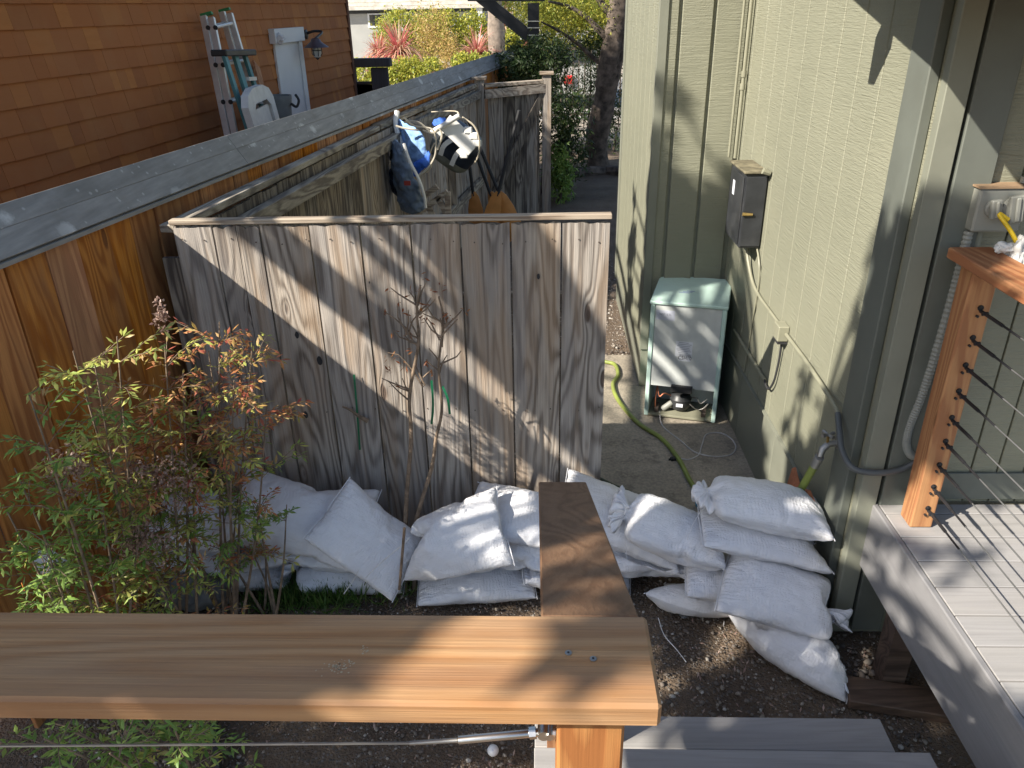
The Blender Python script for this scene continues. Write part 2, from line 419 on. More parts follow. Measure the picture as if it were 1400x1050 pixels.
def leaf_mat(name, cols, trans=0.35, rough=0.45):
    k = NT(name, rough); isl = k.n('NewGeometry').outputs['Random Per Island']
    n = len(cols); c = k.ramp(isl, [(i / max(1, n - 1), cc) for i, cc in enumerate(cols)])
    k.color(c)
    tr = k.n('BsdfTranslucent'); k.l(c, tr.inputs[0]); mx = k.n('MixShader'); mx.inputs[0].default_value = trans
    out = k.t.nodes['Material Output']
    k.l(k.b.outputs[0], mx.inputs[1]); k.l(tr.outputs[0], mx.inputs[2]); k.l(mx.outputs[0], out.inputs[0]); return k.m
M['leaf_green'] = leaf_mat('green_leaf', [(0.13, 0.24, 0.05), (0.22, 0.36, 0.07), (0.33, 0.44, 0.11), (0.16, 0.26, 0.07)])
M['leaf_lime'] = leaf_mat('yellow_green_leaf', [(0.46, 0.50, 0.10), (0.60, 0.60, 0.16), (0.30, 0.40, 0.09), (0.60, 0.38, 0.18)])
M['leaf_red'] = leaf_mat('reddish_leaf', [(0.50, 0.14, 0.08), (0.62, 0.30, 0.12), (0.38, 0.32, 0.08), (0.46, 0.09, 0.08), (0.60, 0.46, 0.18)])
M['leaf_dry'] = leaf_mat('leaf_dry_surface', [(0.320, 0.100, 0.030), (0.220, 0.070, 0.030), (0.360, 0.160, 0.050)])
M['leaf_dark'] = leaf_mat('leaf_dark_surface', [(0.025, 0.050, 0.015), (0.050, 0.085, 0.025), (0.035, 0.060, 0.020), (0.080, 0.100, 0.030)])
M['leaf_hedge'] = leaf_mat('leaf_hedge_surface', [(0.170, 0.238, 0.034), (0.340, 0.374, 0.060), (0.510, 0.459, 0.068), (0.272, 0.289, 0.051)])
M['leaf_tan'] = leaf_mat('leaf_tan_surface', [(0.510, 0.323, 0.136), (0.425, 0.374, 0.102), (0.612, 0.374, 0.170)])
M['leaf_pink'] = leaf_mat('leaf_pink_surface', [(0.578, 0.119, 0.136), (0.620, 0.272, 0.204), (0.620, 0.476, 0.306), (0.374, 0.085, 0.102)])
M['grass'] = leaf_mat('grass_surface', [(0.050, 0.120, 0.020), (0.090, 0.170, 0.030), (0.140, 0.170, 0.050)])
M['seed'] = leaf_mat('seed_surface', [(0.374, 0.255, 0.204), (0.510, 0.374, 0.306), (0.238, 0.136, 0.119)])
M['bark'] = plain('grey_brown_bark', (0.10, 0.078, 0.062), 0.95, var=0.6, bump=1.0, scale=9)
M['stem'] = plain('brown_woody_stem', (0.20, 0.145, 0.10), 0.85, var=0.35, bump=0.5, scale=30)
M['black'] = plain('black_painted_metal', (0.018, 0.018, 0.02), 0.42, var=0.1)
M['soft_black'] = plain('soft_black', (0.03, 0.03, 0.032), 0.7)
M['box_black'] = plain('weathered_black_box_paint', (0.028, 0.03, 0.033), 0.42, var=0.25, scale=9, dirt=((0.07, 0.07, 0.07), 0.5))
M['steel'] = plain('brushed_stainless_steel', (0.62, 0.60, 0.57), 0.32, 1.0, var=0.06)
M['dull_steel'] = plain('dull_steel', (0.35, 0.34, 0.32), 0.5, 0.9, var=0.15)
M['alu'] = plain('ladder_aluminium', (0.68, 0.67, 0.65), 0.45, 0.55, var=0.08)
M['white_paint'] = plain('white_door_paint', (0.66, 0.67, 0.68), 0.5, var=0.04, scale=3)
M['white_plastic'] = plain('off_white_plastic', (0.66, 0.65, 0.62), 0.5, var=0.08, dirt=((0.45, 0.42, 0.38), 0.4))
M['green_fiber'] = plain('blue_green_fibreglass', (0.08, 0.22, 0.24), 0.5, var=0.15)
M['green_end'] = plain('green_plastic', (0.04, 0.25, 0.09), 0.5)
M['grey_plastic'] = plain('grey_plastic', (0.17, 0.19, 0.20), 0.5, var=0.1)
M['grey_metal'] = plain('grey_painted_metal', (0.24, 0.245, 0.22), 0.45, var=0.07, dirt=((0.33, 0.30, 0.22), 0.3))
M['conduit'] = plain('painted_conduit', (0.24, 0.235, 0.17), 0.45, var=0.07)
M['grey_conduit'] = plain('grey_plastic_conduit', (0.085, 0.09, 0.09), 0.42, var=0.06)
M['mint'] = plain('mint_green_enamel', (0.50, 0.66, 0.59), 0.38, var=0.04, dirt=((0.30, 0.42, 0.36), 0.4))
M['fridge_back'] = plain('galvanised_back_sheet', (0.56, 0.585, 0.57), 0.5, 0.1, var=0.05, scale=20)
M['paper'] = plain('paper_label', (0.68, 0.70, 0.74), 0.6, var=0.03)
M['ink'] = plain('dark_ink', (0.03, 0.03, 0.035), 0.6)
M['grey_ink'] = plain('grey_ink', (0.30, 0.31, 0.36), 0.6)
M['blue_ink'] = plain('blue_ink', (0.12, 0.14, 0.40), 0.6)
M['copper'] = plain('copper_pipe', (0.42, 0.16, 0.09), 0.45, 0.7)
M['brass'] = plain('brass', (0.45, 0.32, 0.12), 0.35, 0.8, dirt=((0.2, 0.1, 0.03), 0.5))
M['hose'] = plain('yellow_green_hose', (0.21, 0.25, 0.055), 0.5, var=0.2, scale=8, dirt=((0.22, 0.25, 0.08), 0.5))
M['hose_dark'] = plain('dark_green_hose', (0.05, 0.06, 0.025), 0.5, var=0.15)
M['cord'] = plain('grey_white_cord', (0.46, 0.44, 0.42), 0.55)
M['blue_cap'] = plain('blue_plastic', (0.02, 0.20, 0.30), 0.4)
M['terracotta'] = plain('rusty_orange_metal', (0.42, 0.16, 0.08), 0.8, var=0.25, bump=0.4, dirt=((0.25, 0.09, 0.05), 0.5))
M['yellow'] = plain('yellow_cable_jacket', (0.70, 0.48, 0.02), 0.45)
M['blue_cloth'] = plain('bright_blue_fabric', (0.05, 0.15, 0.55), 0.7, var=0.2, bump=0.3, scale=10)
M['lblue_cloth'] = plain('light_blue_fabric', (0.25, 0.42, 0.72), 0.7, var=0.2, bump=0.3, scale=10)
M['navy_cloth'] = plain('dark_navy_rubber', (0.022, 0.03, 0.05), 0.35, var=0.3, scale=8)
M['slate_cloth'] = plain('grey_blue_neoprene', (0.12, 0.16, 0.22), 0.5, var=0.25, scale=8)
M['white_cloth'] = plain('white_webbing', (0.72, 0.71, 0.68), 0.7, var=0.06)
M['grey_cloth'] = plain('grey_mesh_fabric', (0.22, 0.23, 0.20), 0.8, var=0.2)
M['paddle'] = plain('orange_wood_paddle', (0.55, 0.24, 0.07), 0.45, var=0.15, scale=6)
M['ribbon'] = plain('green_plant_tape', (0.01, 0.14, 0.06), 0.5)
M['roof_tile'] = plain('pale_roof_shingle', (0.52, 0.48, 0.42), 0.9, var=0.2, scale=4)
M['far_wall'] = plain('pale_grey_house_paint', (0.36, 0.36, 0.34), 0.8, var=0.06, scale=2)
M['dark_glass'] = plain('dark_window_glass', (0.03, 0.035, 0.04), 0.12, spec=0.8)
M['paving'] = plain('pale_street_paving', (0.34, 0.32, 0.30), 0.9, var=0.1, scale=1)
M['brick'] = plain('red_brick_wall', (0.20, 0.07, 0.05), 0.9, var=0.3)
M['rock'] = plain('grey_field_rock', (0.16, 0.165, 0.165), 0.9, var=0.3, bump=0.8, scale=9)
M['iron'] = plain('rusty_brown_iron', (0.10, 0.075, 0.06), 0.6, var=0.3)
M['red_paint'] = plain('bright_red_paint', (0.60, 0.03, 0.03), 0.4)
M['orange_cap'] = plain('grey_rust', (0.3, 0.2, 0.12), 0.8)
M['amber_glass'] = plain('frosted_lamp_glass', (0.55, 0.55, 0.52), 0.25)

# ------------------------------------------------------------------ foliage helpers
def leaves_mesh(name, P, size, mat, up=0.35, aspect=0.35, droop=0.2, rnd=0.35, direc=None, seed=0):
    """one mesh of many small folded leaves at the points P"""
    rg = np.random.default_rng(seed); P = np.asarray(P, float); n = len(P)
    d = rg.normal(size=(n, 3)) if direc is None else np.asarray(direc, float) + rg.normal(size=(n, 3)) * 0.35
    d[:, 2] -= droop; d /= np.linalg.norm(d, axis=1)[:, None]
    nn = rg.normal(size=(n, 3)) * (1 - up) + np.array([0, 0, 1.0]) * up * 2
    s = np.cross(d, nn); s /= np.linalg.norm(s, axis=1)[:, None] + 1e-9; nn = np.cross(s, d)
    L = size * (1 + rg.uniform(-rnd, rnd, n))[:, None]; Wd = L * aspect
    V = np.stack([P, P + d * L * .5 + s * Wd * .5 - nn * Wd * .12, P + d * L - nn * L * .1, P + d * L * .5 - s * Wd * .5 - nn * Wd * .12, P + d * L * .5 + nn * Wd * .06], 1).reshape(-1, 3)
    base = (np.arange(n) * 5)[:, None]
    T = np.concatenate([base + np.array([[0, 1, 4]]), base + np.array([[1, 2, 4]]), base + np.array([[2, 3, 4]]), base + np.array([[3, 0, 4]])], 0)
    me = bpy.data.meshes.new(name)
    me.vertices.add(len(V)); me.vertices.foreach_set('co', V.ravel())
    me.loops.add(T.size); me.loops.foreach_set('vertex_index', T.ravel().astype(np.int32))
    me.polygons.add(len(T)); me.polygons.foreach_set('loop_start', np.arange(0, T.size, 3, dtype=np.int32)); me.polygons.foreach_set('loop_total', np.full(len(T), 3, np.int32))
    me.update(calc_edges=True); me.materials.append(mat); return me

def cloud(rg, blobs, shell=0.5, clump=0):
    """points in a list of ellipsoids (x, y, z, rx, ry, rz, count), denser near the surface, gathered in clumps"""
    out = []
    for (x, y, z, rx, ry, rz, n) in blobs:
        if clump:
            m = max(3, int(n // clump)); c = rg.normal(size=(m, 3)); c /= np.linalg.norm(c, axis=1)[:, None]
            c *= (rg.uniform(0, 1, (m, 1)) ** shell); k = rg.integers(0, m, n)
            p = c[k] + rg.normal(size=(n, 3)) * 0.13
        else:
            p = rg.normal(size=(n, 3)); p /= np.linalg.norm(p, axis=1)[:, None]; p *= rg.uniform(0, 1, (n, 1)) ** shell
        out.append(p * [rx, ry, rz] + [x, y, z])
    return np.concatenate(out)

def foliage(name, blobs, size, mat, parent, seed=0, shell=0.5, clump=18, **kw):
    rg = np.random.default_rng(seed); P = cloud(rg, blobs, shell, clump)
    c = P.mean(0); o = link(name, leaves_mesh(name, P - c, size, mat, seed=seed, **kw), parent, c)
    return tag(o, kind='stuff') if parent is not None else o

# ------------------------------------------------------------------ ground
def ground():
    xs = sorted(set([-90, -40, -20, -10, -6, -4] + [round(-3 + 0.06 * i, 3) for i in range(88)] + [3, 5, 8, 15, 40, 90]))
    ys = sorted(set([-40, -15, -5, -1] + [round(0 + 0.06 * i, 3) for i in range(100)] + [6.5, 7, 8, 9, 10, 12, 15, 20, 30, 45, 70, 120]))
    rg = random.Random(3); V = []; F = []
    from mathutils import noise as mn
    for y in ys:
        for x in xs:
            z = 0.0
            if -2.6 < x < 2.2 and 0.3 < y < 5.8:
                z = 0.03 * mn.noise(Vector((x * 1.7, y * 1.7, 0))) + 0.012 * mn.noise(Vector((x * 7, y * 7, 3))) - 0.008
                if x > 0.2 and y > 2.9: z = min(z, -0.012)
            V.append((x, y, z))
    n = len(xs)
    for j in range(len(ys) - 1):
        for i in range(n - 1): F.append((j*n + i, j*n + i + 1, (j+1)*n + i + 1, (j+1)*n + i))
    me = bpy.data.meshes.new('ground'); me.from_pydata(V, [], F); me.materials.append(M['dirt'])
    me.polygons.foreach_set('use_smooth', [True] * len(F))
    return tag(link('ground', me), kind='structure')
ground()
m = MB(); m.box((0.30, 3.05, -0.10), (1.26, 5.62, 0.004)); tag(m.build('concrete_slab', M['concrete'], bevel=0.004), kind='structure')
m = MB(); m.box((-20, 19.5, -0.2), (8, 31, 0.006)); tag(m.build('paved_path', M['paving']), kind='structure')

def stones(name, n, region, smin, smax, seed, z0=0.0):
    rg = np.random.default_rng(seed)
    bm = bmesh.new(); bmesh.ops.create_icosphere(bm, subdivisions=1, radius=1); bv = np.array([v.co[:] for v in bm.verts]); bf = np.array([[v.index for v in f.verts] for f in bm.faces]); bm.free()
    x0, x1, y0, y1 = region
    P = np.stack([rg.uniform(x0, x1, n), rg.uniform(y0, y1, n), np.full(n, z0)], 1)
    s = smin + (smax - smin) * rg.uniform(0, 1, n) ** 4
    V = bv[None] * (1 + rg.uniform(-.25, .25, (n, len(bv), 1)))
    V = V * (s[:, None, None] * rg.uniform(0.55, 1.15, (n, 1, 3))); th = rg.uniform(0, 6.28, n)
    X = V[..., 0] * np.cos(th)[:, None] - V[..., 1] * np.sin(th)[:, None]; Y = V[..., 0] * np.sin(th)[:, None] + V[..., 1] * np.cos(th)[:, None]
    V = np.stack([X, Y, V[..., 2] * .7], -1) + P[:, None]
    T = (bf[None] + (np.arange(n) * len(bv))[:, None, None]).reshape(-1, 3); V = V.reshape(-1, 3)
    me = bpy.data.meshes.new(name)
    me.vertices.add(len(V)); me.vertices.foreach_set('co', V.ravel()); me.loops.add(T.size); me.loops.foreach_set('vertex_index', T.ravel().astype(np.int32))
    me.polygons.add(len(T)); me.polygons.foreach_set('loop_start', np.arange(0, T.size, 3, dtype=np.int32)); me.polygons.foreach_set('loop_total', np.full(len(T), 3, np.int32))
    me.update(calc_edges=True); me.materials.append(M['stone'])
    return tag(link(name, me), kind='stuff')
stones('gravel', 16000, (-1.9, 1.5, 1.2, 3.2), 0.003, 0.013, 5)
stones('path_gravel', 5000, (-0.4, 0.78, 5.6, 9.5), 0.006, 0.018, 6)
stones('pebbles', 60, (1.16, 1.50, 2.24, 2.52), 0.008, 0.026, 8, 0.01)
rg = np.random.default_rng(4)
P = np.stack([rg.uniform(-1.9, 1.5, 1500), rg.uniform(1.3, 3.1, 1500), rg.uniform(0.0, 0.02, 1500)], 1)
tag(link('leaf_litter', leaves_mesh('leaf_litter', P, 0.022, M['seed'], up=0.9, aspect=0.3, droop=0, seed=2)), kind='stuff')

# ------------------------------------------------------------------ front board panel of the storage enclosure
PX0, PX1, PY, PZ = -1.584, 0.305, 3.25, 1.672
def board(name, x0, x1, z0, z1, y0, y1, mat, parent, jag=0.0, rg=random, lean=0.0, seg=7):
    """an upright board; jag roughens the top end"""
    m = MB(); n = seg; V = []
    for yy in (y0, y1):
        for i in range(n + 1):
            x = x0 + (x1 - x0) * i / n
            V.append((x, yy, z0)); V.append((x + lean, yy + rg.uniform(-.001, .001), z1 - rg.uniform(0, jag)))
    k = 2 * (n + 1); Fs = []
    for i in range(n):
        a = 2 * i; Fs.append((a, a + 2, a + 3, a + 1)); b = a + k; Fs.append((b, b + 1, b + 3, b + 2)); Fs.append((a + 1, a + 3, b + 3, b + 1)); Fs.append((a, b, b + 2, a + 2))
    Fs.append((0, 1, k + 1, k)); e = 2 * n; Fs.append((e, e + k, e + k + 1, e + 1))
    m.add(V, Fs)
    return m.build(name, mat, parent)
fp = thing('board_screen', 'big weathered grey board panel standing upright behind the sandbags', 'fence panel', (0, PY, 0))
edges = [-1.584, -1.409, -1.204, -0.989, -0.769, -0.55, -0.336, -0.121, 0.097, 0.305]
rb = random.Random(5)
for i in range(9):
    a, b = edges[i] + 0.004, edges[i + 1] - 0.004
    if i == 1:                                            # this board is split lengthwise
        board('board', a, a + 0.098, 0.02, PZ, PY, PY + 0.022, M['old_wood'], fp, 0.02, rb)
        board('board', a + 0.101, b, 0.02, PZ, PY + 0.001, PY + 0.022, M['old_wood'], fp, 0.02, rb)
    else:
        zb = 0.28 if i >= 7 else 0.02
        dy = rb.uniform(-0.003, 0.003)
        board('board', a, b, zb, PZ + 0.002, PY + dy, PY + 0.022 + dy, M['old_wood'], fp, 0.014, rb)
m = MB(); m.bar((PX0 - 0.005, PY + 0.012, PZ + 0.016), (PX1 + 0.004, PY + 0.012, PZ + 0.022), 0.045, 0.022); m.build('top_rail', M['old_wood_x'], fp, bevel=0.003)
for z in (1.30, 0.45):
    m = MB(); m.bar((PX0 + 0.02, PY + 0.048, z), (PX1 - 0.02, PY + 0.048, z), 0.04, 0.085); m.build('back_rail', M['old_wood_x'], fp)
# knot holes, a nailed stick and nails
for (px, py, r) in ((406, 458, .016), (437, 493, .021), (418, 567, .018), (736, 378, .012), (505, 386, .005)):
    p = at(px, py, y=PY - 0.004)
    m = MB(); n = 14; rr = random.Random(px)
    inn = [(p.x + math.cos(t) * r * .62 * rr.uniform(.85, 1.1), p.z + math.sin(t) * r * 1.1) for t in [6.283 * k / n for k in range(n)]]
    m.add([(a, PY - 0.0045, b) for a, b in inn] + [(p.x, PY - 0.0045, p.z)], [(i, (i + 1) % n, n) for i in range(n)])
    m.build('knot_hole', M['soft_black'], fp, fix=False)
for px in range(245, 830, 34):
    for py in (330, 560):
        p = at(px + rb.uniform(-5, 5), py + rb.uniform(-4, 4), y=PY - .004); m = MB(); m.lathe([(0.003, -.002), (0.003, .002)], Matrix.Translation(p) @ Matrix.Rotation(R(90), 4, 'X'), 7); m.build('nail', M['iron'], fp)
s0, s1 = at(468, 556, y=PY - .03), at(503, 576, y=PY - .03)
m = MB(); m.tube(curve_pts([s0, (s0 * 2 + s1) / 3 + Vector((0, 0, .008)), (s0 + s1 * 2) / 3, s1], 4), [.004 + .0006 * i for i in range(13)], 7)
tag(m.build('broken_stick', M['stem'], smooth=True), 'short broken stick stuck on the weathered boards, left of the bare sapling', 'stick')
# loose board leaning in the corner between the fence and the panel
p0, p1 = at(222, 353, y=3.30), at(250, 353, y=3.30)
m = MB(); m.box((p0.x, 3.30, 0.0), (p0.x + 0.17, 3.325, p0.z)); tag(m.build('loose_board', M['dark_old']), 'dark grey loose board standing in the gap left of the board panel', 'board')

# side wall of the enclosure: boards run from the panel back to the rear panel
def cage_x(y): return max(-1.584 + 0.098 * (y - PY), -1.80 + 0.1452 * (y - 2.522))
sw = thing('enclosure_side_wall', 'long weathered enclosure side wall with black stained boards and double rail', 'fence', (cage_x(6), 6, 0))
yy = PY + 0.05; k = 0
while yy < 9.72:
    w = rb.uniform(0.15, 0.20); a, b = yy + 0.004, min(9.75, yy + w)
    p, q = Vector((cage_x(a), a, 0)), Vector((cage_x(b), b, 0))
    h = 1.63 - rb.uniform(0, 0.015)
    m = MB(); m.bar(p + Vector((0, 0, h / 2)), q + Vector((0, 0, h / 2)), 0.022, h)
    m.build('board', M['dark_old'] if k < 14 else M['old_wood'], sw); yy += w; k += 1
def rail_seg(y0, y1, dx, z, w, h, mat, nm):
    m = MB(); m.bar((cage_x(y0) + dx, y0, z), (cage_x(y1) + dx, y1, z), w, h); return m.build(nm, mat, sw, bevel=0.003)
rail_seg(PY + .02, 6.3, -0.03, 1.655, 0.075, 0.035, M['old_wood_y'], 'top_cap'); rail_seg(6.32, 7.5, -0.03, 1.66, 0.085, 0.04, M['old_wood_y'], 'top_cap'); rail_seg(7.51, 9.8, -0.01, 1.66, 0.085, 0.04, M['old_wood_y'], 'top_cap')
rail_seg(PY + .06, 6.65, 0.05, 1.535, 0.06, 0.088, M['old_wood_y'], 'inner_rail'); rail_seg(6.66, 9.75, 0.045, 1.56, 0.05, 0.088, M['old_wood_y'], 'inner_rail')
rail_seg(PY + .06, 9.75, 0.045, 0.55, 0.05, 0.088, M['old_wood_y'], 'inner_rail')
for y in (6.66, 8.3):
    m = MB(); m.box((cage_x(y) + .012, y - .03, 0), (cage_x(y) + .09, y + .05, 1.6)); m.build('post', M['old_wood'], sw)
rp = thing('enclosure_rear_panel', 'far weathered panel with diagonal brace and capped posts, beside dark shrubs', 'fence panel', (-0.42, 9.95, 0))
RA, RB_ = Vector((-0.70, 9.80, 0)), Vector((0.10, 10.12, 0)); rd = (RB_ - RA).normalized(); Lr = (RB_ - RA).length
k = 0; u = 0.10
while u < Lr - 0.12:
    w = rb.choice((0.15, 0.17, 0.19)); p = RA + rd * u; q = RA + rd * min(u + w - .006, Lr - .1)
    m = MB(); m.bar(p + Vector((0, 0, .78)), q + Vector((0, 0, .78)), 0.02, 1.56); m.build('board', M['dark_old'] if k % 3 else M['old_wood'], rp); u += w; k += 1
off = Vector((rd.y, -rd.x, 0)) * 0.035
m = MB(); m.bar(RA + off + Vector((.05, 0, 1.555)), RB_ + off + Vector((-.03, 0, 1.585)), 0.05, 0.10); m.build('rail', M['old_wood_x'], rp)
m = MB(); m.bar(RA + Vector((.05, 0.01, 1.65)), RB_ + Vector((-.03, 0.01, 1.66)), 0.12, 0.035); m.build('rail_cap', M['old_wood_x'], rp)
m = MB(); m.bar(RA + off * 1.2 + Vector((.12, 0, .35)), RB_ + off * 1.2 + Vector((-.06, 0, 1.52)), 0.035, 0.10); m.build('brace', M['dark_old'], rp)
for p, h in ((RA, 1.72), (RB_, 1.74)):
    m = MB(); m.box((p.x - .055, p.y - .055, 0), (p.x + .055, p.y + .055, h)); po = m.build('post', M['old_wood'], rp)
    m = MB(); m.box((p.x - .085, p.y - .085, h), (p.x + .085, p.y + .085, h + .03)); m.build('post_cap', M['old_wood_x'], po)

# ------------------------------------------------------------------ long fence on the left
def fen(y): return -1.85 + 0.1452 * (y - 2.522)
lf = thing('board_fence', 'long reddish brown board fence with a wide grey sloping cap', 'fence', (fen(6), 6, 0))
yy = 2.06; k = 0
while yy < 13:
    w = rb.uniform(0.155, 0.215); a, b = yy + 0.0025, yy + w - 0.0025
    dx = rb.uniform(-.006, .006)
    p, q = Vector((fen(a) - .045 + dx, a, .875)), Vector((fen(b) - .045 + dx + rb.uniform(-.004, .004), b, .875))
    m = MB(); m.bar(p, q, 0.02, 1.75); m.build('board', M['fence_wood'], lf, bevel=0.002); yy += w; k += 1
tilt = Vector((-0.10, 0.0, 0.145)).normalized()
for (a, b) in ((2.05, 4.30), (4.303, 8.2), (8.203, 13.05)):
    p, q = Vector((fen(a), a, 1.745)), Vector((fen(b), b, 1.745)); d = (q - p).normalized(); up = tilt - d * tilt.dot(d); up.normalize()
    nrm = d.cross(up); nrm = nrm if nrm.x > 0 else -nrm
    for (s0_, s1_, lift) in ((0.0, 0.098, 0.0), (0.0985, 0.182, 0.0008)):
        m = MB(); V = [p + up * s0_, q + up * s0_, q + up * s1_, p + up * s1_]
        m.add([v + nrm * lift for v in V] + [v - nrm * (0.018 - lift) for v in V], ((0, 1, 2, 3), (7, 6, 5, 4), (0, 4, 5, 1), (1, 5, 6, 2), (2, 6, 7, 3), (3, 7, 4, 0)))
        m.build('cap_board', M['cap'], lf, bevel=0.0012)
    m = MB(); e = p + up * .18 - nrm * .0; g = q + up * .18; dn = Vector((-0.13, 0, -0.09))
    m.add([e, g, g + dn, e + dn, e + Vector((0, 0, -.02)), g + Vector((0, 0, -.02)), g + dn + Vector((0, 0, -.02)), e + dn + Vector((0, 0, -.02))], ((0, 1, 2, 3), (7, 6, 5, 4), (0, 4, 5, 1), (1, 5, 6, 2), (2, 6, 7, 3), (3, 7, 4, 0)))
    m.build('back_cap_board', M['cap'], lf)
    m = MB(); m.bar(p + nrm * -.012 + Vector((0.0, 0, -.012)), q + nrm * -.012 + Vector((0.0, 0, -.012)), 0.03, 0.016); m.build('cap_edge_strip', M['cap'], lf)
for z in (0.5, 1.5):
    m = MB(); m.bar((fen(2.06) - .08, 2.06, z), (fen(13) - .08, 13, z), 0.045, 0.09); m.build('rail', M['fence_wood'], lf)

# ------------------------------------------------------------------ green house on the right
XA, YB, YC, XD = 1.25, 2.60, 5.05, 0.72
gh = thing('green_house', 'olive green house with grooved wooden siding and conduits', 'house', (XA, YC, 0))
HT = 4.4
def slab(nm, a, b, mat=M['siding'], parent=gh, bevel=0.0):
    m = MB(); m.box(a, b); return m.build(nm, mat, parent, bevel=bevel)
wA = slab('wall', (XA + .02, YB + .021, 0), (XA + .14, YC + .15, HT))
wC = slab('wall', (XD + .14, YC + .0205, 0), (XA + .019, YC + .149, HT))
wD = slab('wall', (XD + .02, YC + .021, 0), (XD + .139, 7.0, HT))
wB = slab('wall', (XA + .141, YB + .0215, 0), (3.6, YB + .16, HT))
LZ = 0.445
yy = 2.83
while yy < YC - 0.02:                                         # grooved planks of the long wall
    b = min(yy + 0.235, YC)
    slab('siding_plank', (XA + rb.uniform(0, .0012), yy + .0045, LZ + .012), (XA + .0195, b - .0045, HT), parent=wA, bevel=0.003); yy += 0.235
slab('trim_board', (XA - .018, 2.665, .05), (XA + .0195, 2.825, HT), M['trim'], wA, .004)
slab('flashing', (XA - .014, 2.83, LZ), (XA + .019, YC, LZ + .010), M['trim_light'], wA)
yy = 2.83
for b in (3.62, 4.35, YC):
    slab('base_board', (XA + .002, yy + .002, 0.0), (XA + .0193, b - .002, LZ - .001), M['trim_light'], wA, .002); yy = b
xe = [XD, .835, 1.035, 1.235]
for a, b in zip(xe[:-1], xe[1:]):
    slab('siding_plank', (a + .011, YC, .34), (b - .011, YC + .0198, HT), parent=wC, bevel=.003)
slab('trim_board', (XD - .012, YC - .012, .30), (XD + .045, YC + .0197, HT), M['trim_light'], wC, .003)
slab('base_board', (XD, YC + .003, 0), (XA, YC + .0196, .335), M['trim_light'], wC)
yy = YC + 0.06
while yy < 6.9:
    b = min(yy + .235, 6.93); slab('siding_plank', (XD, yy + .004, .26), (XD + .0195, b - .004, HT), parent=wD, bevel=.003); yy += .235
slab('trim_board', (XD - .012, 6.93, .2), (XD + .0193, 7.01, HT), M['trim_light'], wD, .003)
slab('base_board', (XD + .003, YC + .03, 0), (XD + .0192, 6.93, .255), M['trim_light'], wD)
# wall facing the deck
slab('trim_board', (XA + .004, YB - .022, .05), (XA + .078, YB + .0205, HT), M['trim_light'], wB, .003)
slab('trim_board', (XA + .092, YB - .022, .05), (XA + .215, YB + .0203, HT), M['trim'], wB, .003)
x = XA + .225
while x < 2.4:
    slab('siding_plank', (x, YB + .004, .70), (x + .094, YB + .0202, HT), parent=wB, bevel=.002); x += .101
slab('base_board', (XA + .225, YB - .010, .72), (2.9, YB + .003, .84), M['trim'], wB, .002)
# roof with its raking edge: shades the top of the walls
def rake(y): return 2.5 + 0.35 + 0.26 * (y - 3.25)
rf = MB(); x0, x1 = 0.85, 4.2
V = [(x0, 1.92, rake(1.92)), (x1, 1.92, rake(1.92)), (x1, 9.0, rake(9.0)), (x0, 9.0, rake(9.0))]
rf.add(V + [(a, b, c + .16) for a, b, c in V], ((3, 2, 1, 0), (4, 5, 6, 7), (0, 1, 5, 4), (1, 2, 6, 5), (2, 3, 7, 6), (3, 0, 4, 7)))
rf.build('roof', M['trim'], gh)
m = MB(); m.box((0.80, 2.84, rake(2.9) - .16), (0.95, 2.90, rake(2.9) + .0)); m.build('rafter_tail', M['trim'], gh)

# conduits in the corner and down the wall
def tube_thing(nm, label, cat, pts, r, mat, smooth_n=8, n=8, group=None):
    m = MB(); m.tube(curve_pts(pts, smooth_n), r, n); return tag(m.build(nm, mat, smooth=True), label, cat, group)
t = thing('corner_conduit', 'pair of thin painted conduits rising in the inner wall corner', 'conduit', (1.215, 5.0, 1.6))
for dx, r in ((0, .011), (-.032, .008)):
    m = MB(); m.tube([(1.222 + dx, 4.985 - dx, 1.62), (1.222 + dx, 4.985 - dx, 4.0)], r, 10); m.build('pipe', M['conduit'], t, smooth=True)
for z in (2.02, 2.09):
    m = MB(); m.tube([(1.222, 4.985, z), (1.222, 4.985, z + .035)], .016, 10); m.build('coupling', M['conduit'], t, smooth=True)
# black breaker box
bx = thing('breaker_box', 'black metal electrical box with brass latch on the long wall', 'box', (1.19, 4.45, 1.45))
X0, X1, Y0, Y1, Z0, Z1 = 1.125, 1.245, 4.30, 4.64, 1.245, 1.655
m = MB(); m.box((X0, Y0, Z0), (X1, Y1, Z1)); m.build('body', M['box_black'], bx, bevel=.004)
m = MB(); m.box((X0 - .012, Y0 - .012, Z1 + .001), (X1, Y1 + .012, Z1 + .014)); m.build('lid', plain('mossy_box_top', (.16, .14, .09), .8, var=.4, scale=20), bx, bevel=.003)
m = MB(); m.box((X0 - .006, Y0 + .02, Z0 + .02), (X0 - .0006, Y1 - .02, Z1 - .02)); d = m.build('door', M['box_black'], bx, bevel=.002)
m = MB(); m.box((X0 + .005, Y0 - .005, Z0 + .01), (X1 - .005, Y0 - .0006, Z1 - .015)); m.build('side_plate', M['box_black'], bx, bevel=.002)
m = MB(); m.box((X0 - .0075, 4.50, 1.50), (X0 - .0065, 4.545, 1.58)); m.build('label', M['paper'], bx)
m = MB(); m.tube([(X0 + .0, Y0 - .012, 1.44), (X0 + .055, Y0 - .012, 1.437)], [.010, .007], 8); m.tube([(X0 + .012, Y0 - .004, 1.44), (X0 + .012, Y0 - .02, 1.44)], .006, 8); m.build('latch', M['brass'], bx)
m = MB(); m.tube([(1.24, 4.26, 1.665), (1.20, 4.26, 1.68)], [.014, .018], 8); m.build('grommet', M['conduit'], bx, smooth=True)
